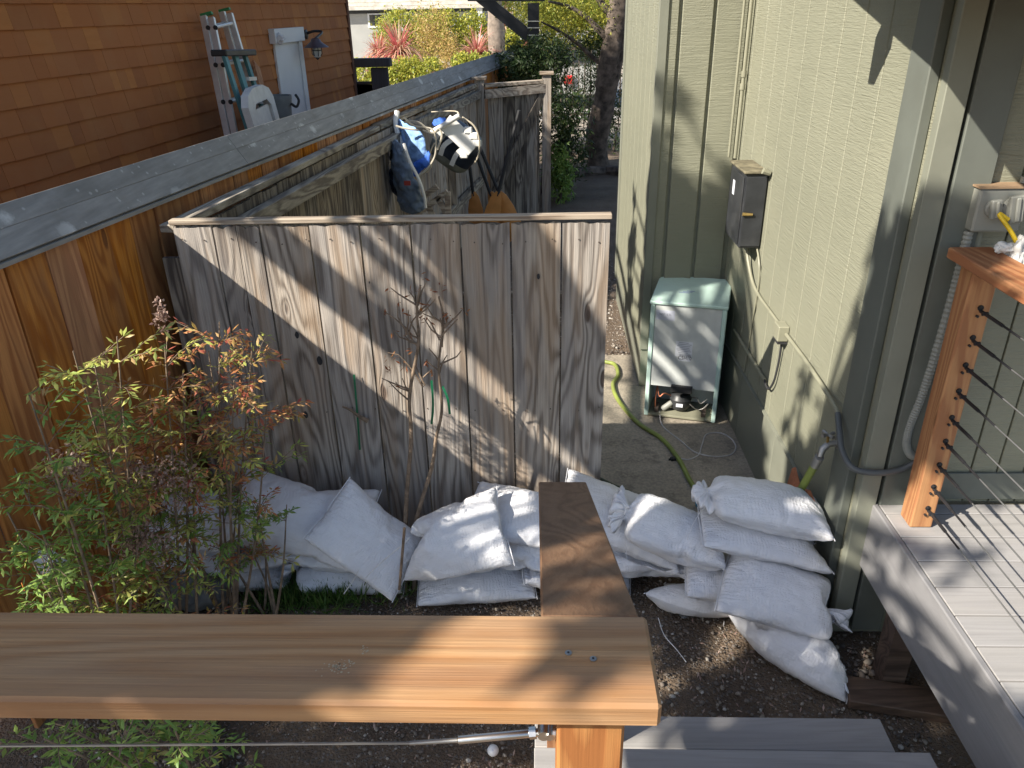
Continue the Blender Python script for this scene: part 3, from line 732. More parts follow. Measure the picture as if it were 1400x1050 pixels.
P1 = [(1.215, 4.46, 1.25), (1.222, 4.44, 1.15), (1.234, 4.32, 1.04), (1.238, 4.16, 1.005), (1.238, 3.95, 1.0), (1.238, 3.72, 0.998)]
tube_thing('wall_conduit', 'painted conduit curving from the black box to the small square box', 'conduit', P1,   .009, M['conduit'])
tube_thing('thin_wall_cable', 'thin painted cable looping under the black box', 'cable', [(1.235, 4.33, 1.25), (1.238, 4.24, 1.16), (1.241, 4.22, 1.02), (1.2435, 4.25, .85), (1.2445, 4.28, .60), (1.245, 4.30, .47)], .005, M['conduit'])
jb = thing('junction_box', 'small square painted junction box in the middle of the long wall', 'box', (1.225, 3.67, .985))
m = MB(); m.box((1.195, 3.625, .955), (1.2495, 3.715, 1.035)); m.build('body', M['conduit'], jb, bevel=.004)
m = MB(); m.box((1.20, 3.63, .94), (1.248, 3.71, .954)); m.build('base', M['soft_black'], jb)
tube_thing('long_wall_conduit', 'long painted conduit running down the wall towards the deck', 'conduit', [(1.236, 3.63, .995), (1.236, 3.3, .993), (1.222, 2.92, .99), (1.212, 2.80, .985)], .0095, M['conduit'])
a = at(1160, 578, x=1.20)
tube_thing('grey_loop_conduit', 'thick grey conduit looping round the house corner behind the post', 'conduit', [(1.212, 2.81, .985), (1.195, 2.73, .955), (1.185, 2.65, .91), (1.205, 2.575, .875), (1.28, 2.555, .865), (1.38, 2.56, .875), (1.46, 2.565, .93)], .0125, M['grey_conduit'], n=12)
tube_thing('hooked_pipe', 'short painted pipe with a hooked black end near the refrigerator', 'pipe', [(1.238, 4.60, .625), (1.238, 4.2, .625), (1.238, 3.93, .625), (1.235, 3.86, .63)], .010, M['conduit'])
tube_thing('black_cable', 'black cable hanging from the square box to the hooked pipe', 'cable', [(1.232, 3.665, .945), (1.236, 3.68, .82), (1.232, 3.70, .70), (1.228, 3.75, .63), (1.232, 3.82, .618), (1.236, 3.87, .632)], .006, M['soft_black'])
# outlet box by the deck
ob = thing('outlet_box', 'grey weatherproof outlet box with two flip covers on the deck wall', 'outlet', (1.48, 2.55, 1.89))
m = MB(); m.box((1.412, 2.535, 1.805), (1.565, 2.603, 1.945)); m.build('body', M['grey_metal'], ob, bevel=.006)
m = MB(); m.box((1.405, 2.53, 1.947), (1.57, 2.605, 1.953)); m.build('top_flange', M['orange_cap'], ob)
for cx, w, h in ((1.462, .024, .062), (1.525, .032, .088)):
    Mx = Matrix.Translation((cx, 2.534, 1.885)) @ Matrix.Rotation(R(90), 4, 'X') @ Matrix.Rotation(R(8), 4, 'Z')
    m = MB(); m.lathe([(w * 1.15, 0), (w * 1.15, .008), (w * .95, .010)], Mx, 18); m.build('ring', M['grey_metal'], ob)
    c = m = MB(); m.box((-w * .7, -h / 2, .010), (w * .7, h / 2, .028), Mx); m.box((-w * .25, -h / 2 * .9, .028), (w * .25, h / 2 * .9, .036), Mx); m.build('flip_cover', M['grey_metal'], ob, bevel=.004)
m = MB(); m.tube([(1.565, 2.58, 1.955), (1.565, 2.58, 1.975)], .012, 8); m.build('fitting', M['grey_metal'], ob)
# corrugated conduit and straight pipe below it
def corrug(nm, label, pts, r, mat):
    P = curve_pts(pts, 26); rs = [r + (.0018 if i % 2 else -.0012) for i in range(len(P))]
    m = MB(); m.tube(P, rs, 12); return tag(m.build(nm, mat), label, 'conduit')
cp = [(1.425, 2.572, 1.80), (1.425, 2.574, 1.60), (1.415, 2.575, 1.36), (1.402, 2.577, 1.18), (1.385, 2.578, 1.05), (1.392, 2.578, .97), (1.43, 2.575, .925), (1.50, 2.572, .95), (1.53, 2.570, 1.06)]
corrug('corrugated_conduit', 'grey corrugated conduit sagging down the wall behind the rail post', cp, .0145, M['grey_metal'])
m = MB(); m.tube([(1.468, 2.583, 1.81), (1.468, 2.583, 1.2), (1.468, 2.583, .90)], .011, 10); tag(m.build('straight_conduit', M['trim_light'], smooth=True), 'straight painted pipe below the outlet box', 'conduit')
a, b, c = at(1366, 293, y=2.50), at(1383, 318, y=2.46), at(1396, 345, y=2.44)
m = MB(); m.tube(curve_pts([(1.50, 2.50, 1.855), a, b, c, c + Vector((.06, -.05, -.10))], 8), .007, 10); tag(m.build('yellow_cord', M['yellow'], smooth=True), 'bright yellow power cord hanging from the outlet box', 'cord')
def rag(nm, label, cat, c, r, mat, seed, parent=None):
    bm = bmesh.new(); bmesh.ops.create_icosphere(bm, subdivisions=4, radius=1)
    from mathutils import noise as mn
    for v in bm.verts:
        p = v.co.copy(); d = 1 + .55 * mn.noise(p * 1.6 + Vector((seed, 0, 0))) + .28 * mn.noise(p * 4.5 + Vector((0, seed, 0)))
        v.co = Vector((p.x * r[0], p.y * r[1], p.z * r[2])) * d
    me = bpy.data.meshes.new(nm); bm.to_mesh(me); bm.free(); me.materials.append(mat); me.polygons.foreach_set('use_smooth', [True] * len(me.polygons))
    o = link(nm, me, parent, c); return tag(o, label, cat) if label else o
rag('plastic_wrap', 'crumpled white plastic wrapping around the yellow cord above the deck rail', 'plastic bag', at(1388, 350, y=2.44), (.035, .03, .055), M['white_plastic'], 3)
rag('plastic_scrap', 'small white crumpled plastic scrap beside the rail end', 'plastic scrap', at(1373, 338, y=2.44), (.028, .02, .018), M['white_plastic'], 9)
# faucet
fc = thing('faucet', 'old brass garden tap on the wall with the green hose screwed on', 'tap', (1.22, 2.78, .86))
fa = at(1140, 605, x=1.215)
m = MB(); m.tube([(1.25, fa.y, fa.z), (1.19, fa.y - .01, fa.z), (1.165, fa.y - .02, fa.z - .02), (1.155, fa.y - .03, fa.z - .05)], [.013, .014, .015, .013], 12); m.tube([(1.235, fa.y, fa.z), (1.228, fa.y, fa.z)], .028, 14); m.build('body', M['dull_steel'], fc, smooth=True)
m = MB(); m.tube([(1.185, fa.y - .01, fa.z), (1.18, fa.y - .015, fa.z + .045)], .006, 8); m.build('spindle', M['brass'], fc)
m = MB()
for k in range(4):
    t = k * math.pi / 2 + .4; m.tube([(1.18, fa.y - .015, fa.z + .045), (1.18 + .03 * math.cos(t), fa.y - .015 + .03 * math.sin(t), fa.z + .047)], [.006, .009], 7)
m.build('handle', M['dull_steel'], fc, smooth=True)
hs = Vector((1.155, fa.y - .03, fa.z - .05)); he = at(1082, 692, y=2.98)
v_ = he - hs
m = MB(); m.tube([hs, hs + v_ * .16], .019, 14); m.build('hose_coupling', M['dull_steel'], fc, smooth=True)
m = MB(); m.tube(curve_pts([hs + v_ * .15, hs + v_ * .6, he, he + v_ * .5 + Vector((-.02, .03, 0))], 8), .0165, 14); h1 = m.build('garden_hose', M['hose'], smooth=True); tag(h1, 'yellow green hose length running from the wall tap down behind the sandbags', 'hose')
m = MB(); m.tube([hs + v_ * .66, hs + v_ * .86], .0205, 14); m.build('sleeve', M['dull_steel'], h1, smooth=True)
# broken rust-orange tile leaning on the wall
q = [at(1066, 692, x=1.15), at(1083, 640, x=1.20), at(1090, 668, x=1.19), at(1103, 672, x=1.17), at(1112, 695, x=1.16)]
m = MB(); k = len(q); th = Vector((.02, .01, 0)); m.add([v for v in q] + [v + th for v in q], [tuple(range(k)), tuple(range(k, 2 * k))[::-1]] + [(i, (i + 1) % k, k + (i + 1) % k, k + i) for i in range(k)])
tag(m.build('terracotta_shard', M['terracotta']), 'rusty orange pointed shard leaning on the wall under the tap', 'shard')

# ------------------------------------------------------------------ decks, rails and steps
DX, DZ = 1.316, 0.70
dk = thing('deck', 'raised grey composite board deck beside the house wall', 'deck', (2.0, 1.2, 0))
se = [2.588, 2.520, 2.374, 2.235, 2.100, 1.963, 1.828, 1.692, 1.557, 1.42, 1.28, 1.14, 1.0]
for a, b in zip(se[1:], se[:-1]):
    m = MB(); m.box((DX + .026, a + .003, DZ - .025), (3.2, b - .003, DZ)); m.build('deck_board', M['deck'], dk, bevel=.002)
m = MB(); m.box((DX, 0.9, .40), (DX + .023, 2.59, DZ + .001)); m.build('fascia', M['deck_y'], dk, bevel=.004)
m = MB(); m.box((DX + .03, 0.95, .45), (DX + .10, 2.55, DZ - .03)); m.build('joist', M['dark_plank'], dk)
for y in (1.1, 2.3):
    m = MB(); m.box((DX + .05, y, 0), (DX + .14, y + .09, .45)); m.build('footing_post', M['dark_plank'], dk)
rp2 = thing('rail_post', 'orange brown wooden rail post carrying the black cable fittings', 'post', (1.435, 2.47, DZ))
m = MB(); m.box((1.393, 2.428, DZ + .001), (1.478, 2.513, 1.722)); m.build('post', M['new_wood_z'], rp2, bevel=.006)
cz = [1.571, 1.466, 1.366, 1.268, 1.164, 1.068, .970, .875, .780]
for i, z in enumerate(cz):
    cxp = 1.447
    m = MB(); m.lathe([(.010, 0), (.010, .003)], Matrix.Translation((cxp - .004, 2.428, z + .012)) @ Matrix.Rotation(R(90), 4, 'X'), 10)
    m.lathe([(.0045, 0), (.0045, .009), (.002, .010)], Matrix.Translation((cxp - .008, 2.428, z + .016)) @ Matrix.Rotation(R(90), 4, 'X'), 8)
    m.lathe([(.0045, 0), (.0045, .009), (.002, .010)], Matrix.Translation((cxp - .010, 2.428, z - .016)) @ Matrix.Rotation(R(90), 4, 'X'), 8)
    m.tube([(cxp, 2.428, z), (cxp + .002, 2.40, z)], .006, 8); m.tube([(cxp - .008, 2.403, z), (cxp + .010, 2.403, z)], .007, 8)
    m.build('cable_fitting', M['black'], rp2)
cr = thing('deck_cap_rail', 'flat orange redwood cap rail on top of the deck rail post', 'handrail', (1.45, 1.6, 1.74))
m = MB(); m.box((1.345, .8, 1.724), (1.485, 2.44 + .085, 1.760)); m.build('rail', M['new_wood_y'], cr, bevel=.004)
cb0 = None
for i, z in enumerate(cz):
    c = thing('rail_cable', 'topmost black steel cable strung from the rail post under the cap rail', 'cable', (1.447, 2.40, z), group='cables strung below the deck cap rail') if cb0 is None else None
    if cb0 is None:
        m = MB(); m.tube([(1.448, 2.40, z), (1.450, 2.30, z)], [.006, .006], 8); m.tube([(1.450, 2.30, z), (1.4505, 2.20, z)], .0038, 8); m.build('swage_fitting', M['black'], c, smooth=True)
        m = MB(); m.tube([(1.4505, 2.20, z), (1.455, .8, z)], .0024, 6); m.build('wire', M['dull_steel'], c, smooth=True)
        cb0 = c
    else:
        c = cb0.copy(); COL.objects.link(c); c.location.z = z
        c['label'] = ('black steel cable strung from the rail post, ' + ('second', 'third', 'fourth', 'fifth', 'sixth', 'seventh', 'eighth', 'lowest')[i - 1] + (' from the top' if i < 8 else ' one just above the deck boards'))
        for ch in list(cb0.children): d = ch.copy(); COL.objects.link(d); d.parent = c
# front rail with post, wire and turnbuckle
fr = thing('front_handrail', 'wide orange redwood handrail across the bottom of the view', 'handrail', (-.4, .76, 1.74))
a, b = at(0, 834, z=1.742), at(874, 835, z=1.742)
m = MB(); m.box((-1.25, .668, 1.704), (.1465, a.y, 1.742)); m.build('rail', M['new_wood'], fr, bevel=.005)
for px, py in ((777, 893), (811, 901)):
    p = at(px, py, z=1.7425); m = MB(); m.lathe([(.0045, 0), (.0045, .0012), (.002, .0014)], Matrix.Translation(p), 12); sc_ = m.build('screw', M['dull_steel'], fr)
    m = MB(); m.lathe([(.0016, 0), (.0016, .0008)], Matrix.Translation(p + Vector((0, 0, .0012))), 6); m.build('recess', M['soft_black'], sc_)
fpst = thing('front_rail_post', 'square redwood post under the front handrail', 'post', (.065, .74, 1.0))
m = MB(); m.box((.0215, .700, .6), (.108, .787, 1.7035)); m.build('post', M['new_wood_z'], fpst, bevel=.004)
sh = thing('stair_handrail', 'dark brown sloping stair handrail running down from the front rail', 'handrail', (.07, 1.3, 1.5))
A0, A1 = Vector((.070, a.y + .012, 1.728)), Vector((.0655, 1.885, 1.262))
def shrail():
    m = MB(); d = (A1 - A0).normalized(); side = Vector((1, 0, 0)); up = side.cross(d).normalized()
    if up.z < 0: up = -up
    V = []
    for p, w in ((A0, .0685), (A1, .0685)):
        for s, t in ((-1, 0), (1, 0), (1, -1), (-1, -1)): V.append(p + side * s * w + up * t * .037)
    m.add(V, ((0, 3, 2, 1), (4, 5, 6, 7), (0, 1, 5, 4), (1, 2, 6, 5), (2, 3, 7, 6), (3, 0, 4, 7))); return m
shrail().build('rail', M['brown_rail'], sh, bevel=.003)
m = MB(); m.box((.022, 1.76, 0), (.108, 1.845, 1.235)); m.build('post', M['new_wood_z'], sh)
tb = thing('front_cable', 'steel cable with a long turnbuckle ending at the front post', 'cable', (-.05, .745, 1.66))
t0, t1, t2, t3 = at(0, 1020, y=.744), at(560, 1016, y=.744), at(625, 1012, y=.744), at(740, 1001, y=.744)
m = MB(); m.tube([t0 + (t0 - t1) * .3, t0, t1], .0019, 8); m.build('wire', M['dull_steel'], tb, smooth=True)
m = MB(); m.tube([t1, t2], [.0030, .0034], 10); m.build('swage', M['dull_steel'], tb, smooth=True)
m = MB(); m.tube([t2, t2 + (t3 - t2) * .02, t3 - (t3 - t2) * .02, t3], [.003, .0056, .0056, .004], 14); m.tube([t3 - (t3 - t2) * .14, t3 - (t3 - t2) * .06], .0082, 6); m.build('turnbuckle', M['steel'], tb, smooth=True)
e = Vector((.0205, .744, t3.z + .002))
m = MB(); m.tube([t3, e - Vector((.012, 0, 0))], .0032, 8); m.tube([e - Vector((.016, .009, 0)), e - Vector((.016, -.009, 0))], .0085, 14); m.tube([e - Vector((.008, .011, 0)), e - Vector((.008, -.011, 0))], .006, 12); m.tube([e - Vector((.004, 0, 0)), e], .011, 14); m.build('end_fitting', M['steel'], tb, smooth=True)
st = thing('deck_steps', 'two grey composite steps going down beside the front post', 'steps', (.6, 1.6, 0))
for z, y1 in ((.2, 1.987), (.4, 1.690), (.6, 1.40)):
    for k in range(2):
        m = MB(); m.box((-.02, y1 - .140 * (k + 1) + .002, z - .028), (1.205, y1 - .140 * k - .002, z)); m.build('tread_board', M['deck'], st, bevel=.003)
    m = MB(); m.box((.0, y1 - .296, z - .0005), (1.19, y1 - .278, z + .168)) if z < .6 else m.box((0, y1 - .29, .56), (1.19, y1 - .28, .60)); m.build('riser', M['deck'], st)
for x in (.03, .6, 1.15):
    m = MB(); m.add([(x, 1.96, 0), (x, 1.96, .17), (x, 1.68, .17), (x, 1.68, .37), (x, 1.39, .37), (x, 1.39, .57), (x, 1.12, .57), (x, 1.12, 0)] + [(x + .038, 1.96, 0), (x + .038, 1.96, .17), (x + .038, 1.68, .17), (x + .038, 1.68, .37), (x + .038, 1.39, .37), (x + .038, 1.39, .57), (x + .038, 1.12, .57), (x + .038, 1.12, 0)],
          [tuple(range(8)), tuple(range(8, 16))[::-1]] + [(i, (i + 1) % 8, 8 + (i + 1) % 8, 8 + i) for i in range(8)])
    m.build('stringer', M['dark_plank'], st)
# brown plank on the ground
p0, p1 = at(1158, 940, z=.045), at(1300, 962, z=.045)
pl = thing('brown_plank', 'dark brown wet plank lying on the ground beside the deck', 'plank', p0)
m = MB(); m.bar(p0 + Vector((0, 0, -.02)), p0 + (p1 - p0).normalized() * .55 + Vector((0, 0, -.02)), .135, .042); m.build('plank', M['dark_plank'], pl, bevel=.004)
m = MB(); c_ = at(1156, 938, z=.05); m.add([c_ + Vector(v) for v in ((-.012, .03, .012), (.006, .032, .0), (.0, .0, .012), (.008, -.03, -.01), (-.004, -.035, .0), (-.01, 0, .0))], ((0, 1, 2, 5), (5, 2, 3, 4))); m.build('torn_label', M['paper'], pl)
m = MB(); rr = random.Random(8)
for (px, py, r_, n_) in ((460, 913, .016, 40), (500, 888, .007, 10), (474, 907, .010, 14)):
    c_ = at(px, py, z=1.7424)
    for k in range(n_):
        x_, y_, a_ = c_.x + rr.gauss(0, r_ * .6), c_.y + rr.gauss(0, r_ * .35), rr.uniform(.0006, .0017)
        m.add([(x_ + a_ * math.cos(t), y_ + a_ * rr.uniform(.6, 1.2) * math.sin(t), 1.7424) for t in (0, 1.05, 2.1, 3.14, 4.2, 5.2)], [(0, 1, 2, 3, 4, 5)])
tag(m.build('pale_crust', plain('pale_dried_crust', (.50, .40, .26), .9), fr, fix=False), kind='stuff')
# golf ball
gb = thing('golf_ball', 'white golf ball lying on the dark gravel below the turnbuckle', 'ball', at(674, 1026, z=.021))
bm = bmesh.new(); bmesh.ops.create_icosphere(bm, subdivisions=4, radius=.0214)
me = bpy.data.meshes.new('ball'); bm.to_mesh(me); bm.free(); me.materials.append(plain('white_golf_ball', (.78, .78, .78), .35, var=.02)); me.polygons.foreach_set('use_smooth', [True] * len(me.polygons)); link('ball', me, gb, gb.location)
vd = (CAM_POS - gb.location).normalized()
def text_obj(nm, body, size, mat, parent, loc, q, ext=.0004, sx=1.0):
    c = bpy.data.curves.new(nm, 'FONT'); c.body = body; c.size = size; c.extrude = ext; c.align_x = 'CENTER'; c.align_y = 'CENTER'; c.resolution_u = 3
    o = bpy.data.objects.new(nm, c); COL.objects.link(o); dg = bpy.context.evaluated_depsgraph_get()
    me = bpy.data.meshes.new_from_object(o.evaluated_get(dg)); bpy.data.objects.remove(o); me.materials.clear(); me.materials.append(mat)
    return link(nm, me, parent, loc, q.to_euler() if hasattr(q, 'to_euler') else q, (sx, 1, 1))
text_obj('print', '1', .010, M['blue_ink'], gb, gb.location + vd * .0212, vd.to_track_quat('Z', 'Y'))

# ------------------------------------------------------------------ mint green refrigerator seen from behind
fg = thing('refrigerator', 'small mint green refrigerator with its back and compressor facing us', 'refrigerator', (.95, 4.75, 0))
FA, FB = Vector((.700, 4.600, 0)), Vector((1.150, 4.480, 0)); fx = (FB - FA).normalized(); fy = Vector((-fx.y, fx.x, 0)); W_ = (FB - FA).length
lean = Matrix.Rotation(R(-3.0), 4, 'X')
FM = Matrix.Translation(FA + Vector((0, 0, .012))) @ Matrix((fx, fy, Vector((0, 0, 1)))).transposed().to_4x4() @ Matrix.Rotation(R(4.5), 4, 'X').inverted()
FM = Matrix.Translation(FA + Vector((0, 0, .012))) @ Matrix((fx, fy, Vector((0, 0, 1)))).transposed().to_4x4()
HF, DF = .80, .50
def fbox(a, b, nm, mat, par=fg, bev=.0): m = MB(); m.box(a, b, FM); return m.build(nm, mat, par, bevel=bev)
fbox((0, 0.004, 0), (.028, DF, HF - .012), 'side_panel', M['mint'], bev=.004)
fbox((W_ - .028, 0.004, 0), (W_, DF, HF - .012), 'side_panel', M['mint'], bev=.004)
fbox((-.006, -.002, HF - .011), (W_ + .006, DF + .01, HF + .012), 'top_panel', M['mint'], bev=.006)
m = MB(); m.box((.0285, .012, .225), (W_ - .0285, .030, HF - .0125), FM); bk = m.build('back_sheet', M['fridge_back'], fg, bevel=.001)
fbox((.0285, .24, .02), (W_ - .0285, DF - .01, HF - .013), 'inner_cabinet', M['fridge_back'])
fbox((.0285, .031, .2255), (W_ - .0285, .239, .24), 'compressor_bay_ceiling', M['soft_black'])
fbox((.0285, .006, .002), (W_ - .0285, .238, .018), 'base_pan', M['conduit'], bev=.002)
fbox((0.0, DF + .011, .01), (W_, DF + .05, HF + .01), 'door', M['mint'], bev=.008)
fbox((.165, -.014, .20), (W_ - .165, .011, .248), 'terminal_bracket', M['soft_black'], bev=.003)
Cc = FM @ Vector((.225, .115, 0))
m = MB(); m.lathe([(.052, .03), (.066, .045), (.070, .075), (.070, .10), (.073, .102), (.073, .107), (.068, .112), (.060, .135), (.035, .150), (.0, .154)][:-1] + [(.004, .154)], Matrix.Translation(Cc), 28); cpz = m.build('compressor', M['box_black'], fg, smooth=True)
nrm_ = -fy
m = MB(); m.box((-.022, -.001, -.012), (.022, .001, .012), Matrix.Translation(Cc + nrm_ * .0715 + Vector((0, 0, .08))) @ Matrix((fx, fy, Vector((0, 0, 1)))).transposed().to_4x4()); m.build('label', M['paper'], cpz)
for k, pts in enumerate(([(.30, .10, .12), (.335, .06, .14), (.36, .05, .11), (.40, .06, .14)], [(.29, .08, .08), (.34, .03, .075), (.38, .02, .09), (.41, .02, .13)], [(.16, .1, .12), (.12, .06, .15), (.09, .05, .13), (.07, .08, .19)], [(.07, .05, .02), (.065, .05, .10), (.07, .06, .20)])):
    m = MB(); m.tube(curve_pts([FM @ Vector(p) for p in pts], 6), .0045, 8); m.build('coolant_pipe', M['copper'] if k > 1 else M['dull_steel'], fg, smooth=True)
m = MB(); m.lathe([(.016, 0), (.020, .01), (.020, .07), (.016, .08)], Matrix.Translation(FM @ Vector((.115, .06, .03))) @ Matrix.Rotation(R(50), 4, 'Y'), 12); m.build('filter_drier', M['grey_metal'], fg, smooth=True)
for x0 in (.06, .37):
    m = MB(); m.box((x0, .03, .018), (x0 + .03, .12, .05), FM); m.build('mount', M['iron'], fg, bevel=.003)
fq = Matrix((fx, Vector((0, 0, 1)), -fy)).transposed().to_quaternion()
def on_back(u, v, d=.0): return FM @ Vector((u, .012 - d, v))
def decal(u, v, w, h, mat, nm, par=bk, d=.0008):
    m = MB(); m.box((u - w/2, .012 - d, v - h/2), (u + w/2, .0121, v + h/2), FM); return m.build(nm, mat, par)
l1 = decal(.225, .50, .105, .105, M['paper'], 'rating_label')
for k in range(7): decal(.225 + (.004 if k % 2 else -.003), .545 - k * .0115, .085 if k % 3 else .06, .0035, M['grey_ink'], 'rating_label_print', bk, .0014)
decal(.235, .443, .075, .05, M['paper'], 'code_label')
text_obj('code_print', 'C5H10', .036, M['ink'], bk, on_back(.235, .440, .0016), fq, sx=.8)
decal(.095, .72, .115, .065, plain('faded_label', (.50, .52, .60), .6), 'inspection_label')
text_obj('inspection_print', 'NSF  ETL', .020, M['grey_ink'], bk, on_back(.095, .725, .0016), fq)
for k in range(3):
    m = MB(); q0 = FM @ Vector((.19 + k * .015, .20 + .02 * k, HF + .0126)); m.box((-.04 + k * .01, -.003, 0), (.03, .003, .0006), Matrix.Translation(q0) @ Matrix.Rotation(R(-18), 4, 'Z')); m.build('pen_mark', M['blue_ink'], fg)

# hoses, cords and bits on the slab
def gpts(px, z): return [at(a, b, z=z) for a, b in px]
hp = [(838, 500), (846, 508), (846, 524), (836, 530), (836, 512), (842, 504)]
g1 = gpts([(800, 470), (822, 492), (840, 498), (845, 512), (838, 526), (846, 548), (872, 578), (905, 600), (928, 628), (945, 660), (968, 690), (990, 712), (1004, 730)], .018)
m = MB(); m.tube(curve_pts(g1, 8), .0145, 12); tag(m.build('long_garden_hose', M['hose'], smooth=True), 'long yellow green garden hose snaking past the refrigerator to the sandbags', 'hose')
m = MB(); m.tube(curve_pts(gpts([(818, 654), (838, 664), (862, 674), (885, 688), (903, 706), (915, 725)], .014), 8), .013, 10); tag(m.build('dark_hose', M['hose_dark'], smooth=True), 'short dark green hose coming out from behind the board panel', 'hose')
cd = gpts([(901, 566), (906, 582), (930, 602), (950, 618), (975, 624), (998, 622), (1006, 612), (1000, 600), (985, 592), (966, 594), (960, 608), (955, 622), (942, 628), (930, 627)], .007)
cd[0].z = .03
cdt = thing('power_cord', 'looped grey white power cord of the refrigerator lying on the concrete', 'cord', cd[3])
m = MB(); m.tube(curve_pts(cd, 8), .0045, 8); m.build('cable', M['cord'], cdt, smooth=True)
m = MB(); q0, q1 = cd[-1], at(917, 628, z=.012); m.bar(q0, q1, .026, .022); m.bar(q1, q1 + (q1 - q0).normalized() * .014, .004, .016); m.build('plug', M['soft_black'], cdt, bevel=.003)
c = at(952, 692, z=.02)
m = MB(); m.lathe([(.012, 0), (.022, .004), (.022, .012), (.010, .018), (.010, .03)], Matrix.Translation(c) @ Matrix.Rotation(R(60), 4, 'Y'), 12); m.tube([c, c + Vector((.03, .02, .01))], .008, 8)
tag(m.build('hose_connector', M['blue_cap'], smooth=True), 'small bright blue plastic hose connector on the concrete', 'hose connector')
for k, (px, py) in enumerate(((980, 500),)): pass
# loose twine on the gravel
for pts, lb in (([(900, 845), (908, 868), (925, 888), (938, 905)], 'thin white string curling on the gravel beside the handrail end'), ([(990, 850), (988, 866), (992, 880)], 'white string dangling from the long bottom sandbag'), ([(1062, 888), (1082, 893), (1102, 886)], 'short white string in front of the bottom right sandbag'),
                ([(470, 812), (482, 795), (490, 780)], 'white string hanging from the leaning sandbag'), ([(500, 790), (520, 770), (550, 745), (560, 735)], 'pale string looping over the leaning sandbag')):
    P = [at(a, b, z=.012 + (.0 if i else 0)) for i, (a, b) in enumerate(pts)]
    if 'looping' in lb or 'hanging' in lb or 'dangling' in lb: P = [at(a, b, y=2.66) for a, b in pts]
    m = MB(); m.tube(curve_pts(P, 6), .0022, 5); tag(m.build('twine', M['bag_string'], smooth=True), lb, 'string')
rag('white_litter', 'white crumpled plastic scrap among the leaves at the far left', 'litter', at(62, 770, y=2.3), (.07, .03, .05), M['paper'], 5)
rag('field_rock', 'rounded grey rock behind the shrub stems', 'rock', at(268, 805, z=.07), (.15, .10, .085), M['rock'], 11)
rag('small_rock', 'small pale stone beside the torn plank end', 'rock', at(935, 840, z=.01), (.018, .02, .01), M['rock'], 12)
for k, (px, py, r) in enumerate(((1080, 860, .02), (1092, 862, .012), (1125, 866, .01))):
    pass
m = MB(); m.tube(curve_pts([at(1028, 885, z=.02), at(1045, 873, z=.025), at(1068, 862, z=.03)], 4), [.016, .018, .018, .02, .018, .016, .014, .013, .012][:9], 8); tag(m.build('broken_branch', M['stem'], smooth=True), 'short thick broken branch on the soil in front of the right pile', 'branch')
# black edging along the bed, seen under the front rail
m = MB(); a, b = at(292, 975, z=.03), at(298, 1050, z=.03); m.bar(a + (a - b) * 1.5, b + (b - a), .018, .07); tag(m.build('bed_edging', M['soft_black']), 'dark plastic garden edging strip beneath the front handrail', 'edging')

# ------------------------------------------------------------------ brown shingled house next door
HD = Vector((.103, 1, 0)).normalized(); HN = Vector((HD.y, -HD.x, 0)); HC = Vector((-2.475, 10.95, 0))
def hpt(s, off, z): return HC - HD * s + HN * off + Vector((0, 0, z))          # s metres before the corner
def onh(px, py, off=0.0):
    v = CAM_R @ Vector((px - 700, py - 525, F_PX)); t = (HC + HN * off - CAM_POS).dot(HN) / v.dot(HN); return CAM_POS + v * t
HQ = Matrix((HD, -HN, Vector((0, 0, 1)))).transposed()
nh = thing('shingled_house', 'brown wood shingled house beyond the fence', 'house', hpt(4, 0, 0))
nw = MB(); M0 = Matrix.Translation(HC) @ Matrix((HD, -HN, Vector((0, 0, 1)))).transposed().to_4x4()
nw.box((-9.0, .02, 0), (0, 2.4, 2.86), M0); wl = nw.build('wall', M['shingle'], nh)
m = MB(); m.box((-.005, -.03, 0), (.07, .05, 2.86), M0); m.build('corner_board', plain('brown_trim', (.13, .055, .03), .8), nh)
m = MB(); m.add([M0 @ Vector(v) for v in ((-9.2, -.28, 2.84), (.3, -.28, 2.84), (.3, 3, 3.7), (-9.2, 3, 3.7), (-9.2, -.28, 2.93), (.3, -.28, 2.93), (.3, 3, 3.79), (-9.2, 3, 3.79))], ((3, 2, 1, 0), (4, 5, 6, 7), (0, 1, 5, 4), (1, 2, 6, 5), (2, 3, 7, 6), (3, 0, 4, 7))); m.build('roof', M['soft_black'], nh)
unit = MB(); unit.add([(0, 0, 0), (1, 0, 0), (1, -.024, 0), (0, -.024, 0), (0, 0, 1), (1, 0, 1), (1, -.004, 1), (0, -.004, 1)], ((0, 1, 2, 3), (7, 6, 5, 4), (3, 2, 6, 7), (0, 3, 7, 4), (1, 5, 6, 2), (0, 4, 5, 1)))
shm = unit.mesh('shingle', M['shingle']); rs = random.Random(11); cand = []
for k in range(-2, 11):
    z = 2.565 - .14 * k; s = 9.0
    while s > 0.02:
        w = min(s, rs.choice((.09, .11, .13, .15, .18, .22)) * rs.uniform(.9, 1.1)); cand.append((s, w, z, rs.uniform(-.002, .002), rs.uniform(0, .002))); s -= w
cand = [c for c in cand if True]
vis = sorted([c for c in cand if (lambda q: -25 < q[0] < 500 and -20 < q[1] < 300)(prj(hpt(c[0] - c[1] / 2, 0, c[2])))], key=lambda c: -c[0])
near = set(id(c) for c in vis[:300]); rest = MB()
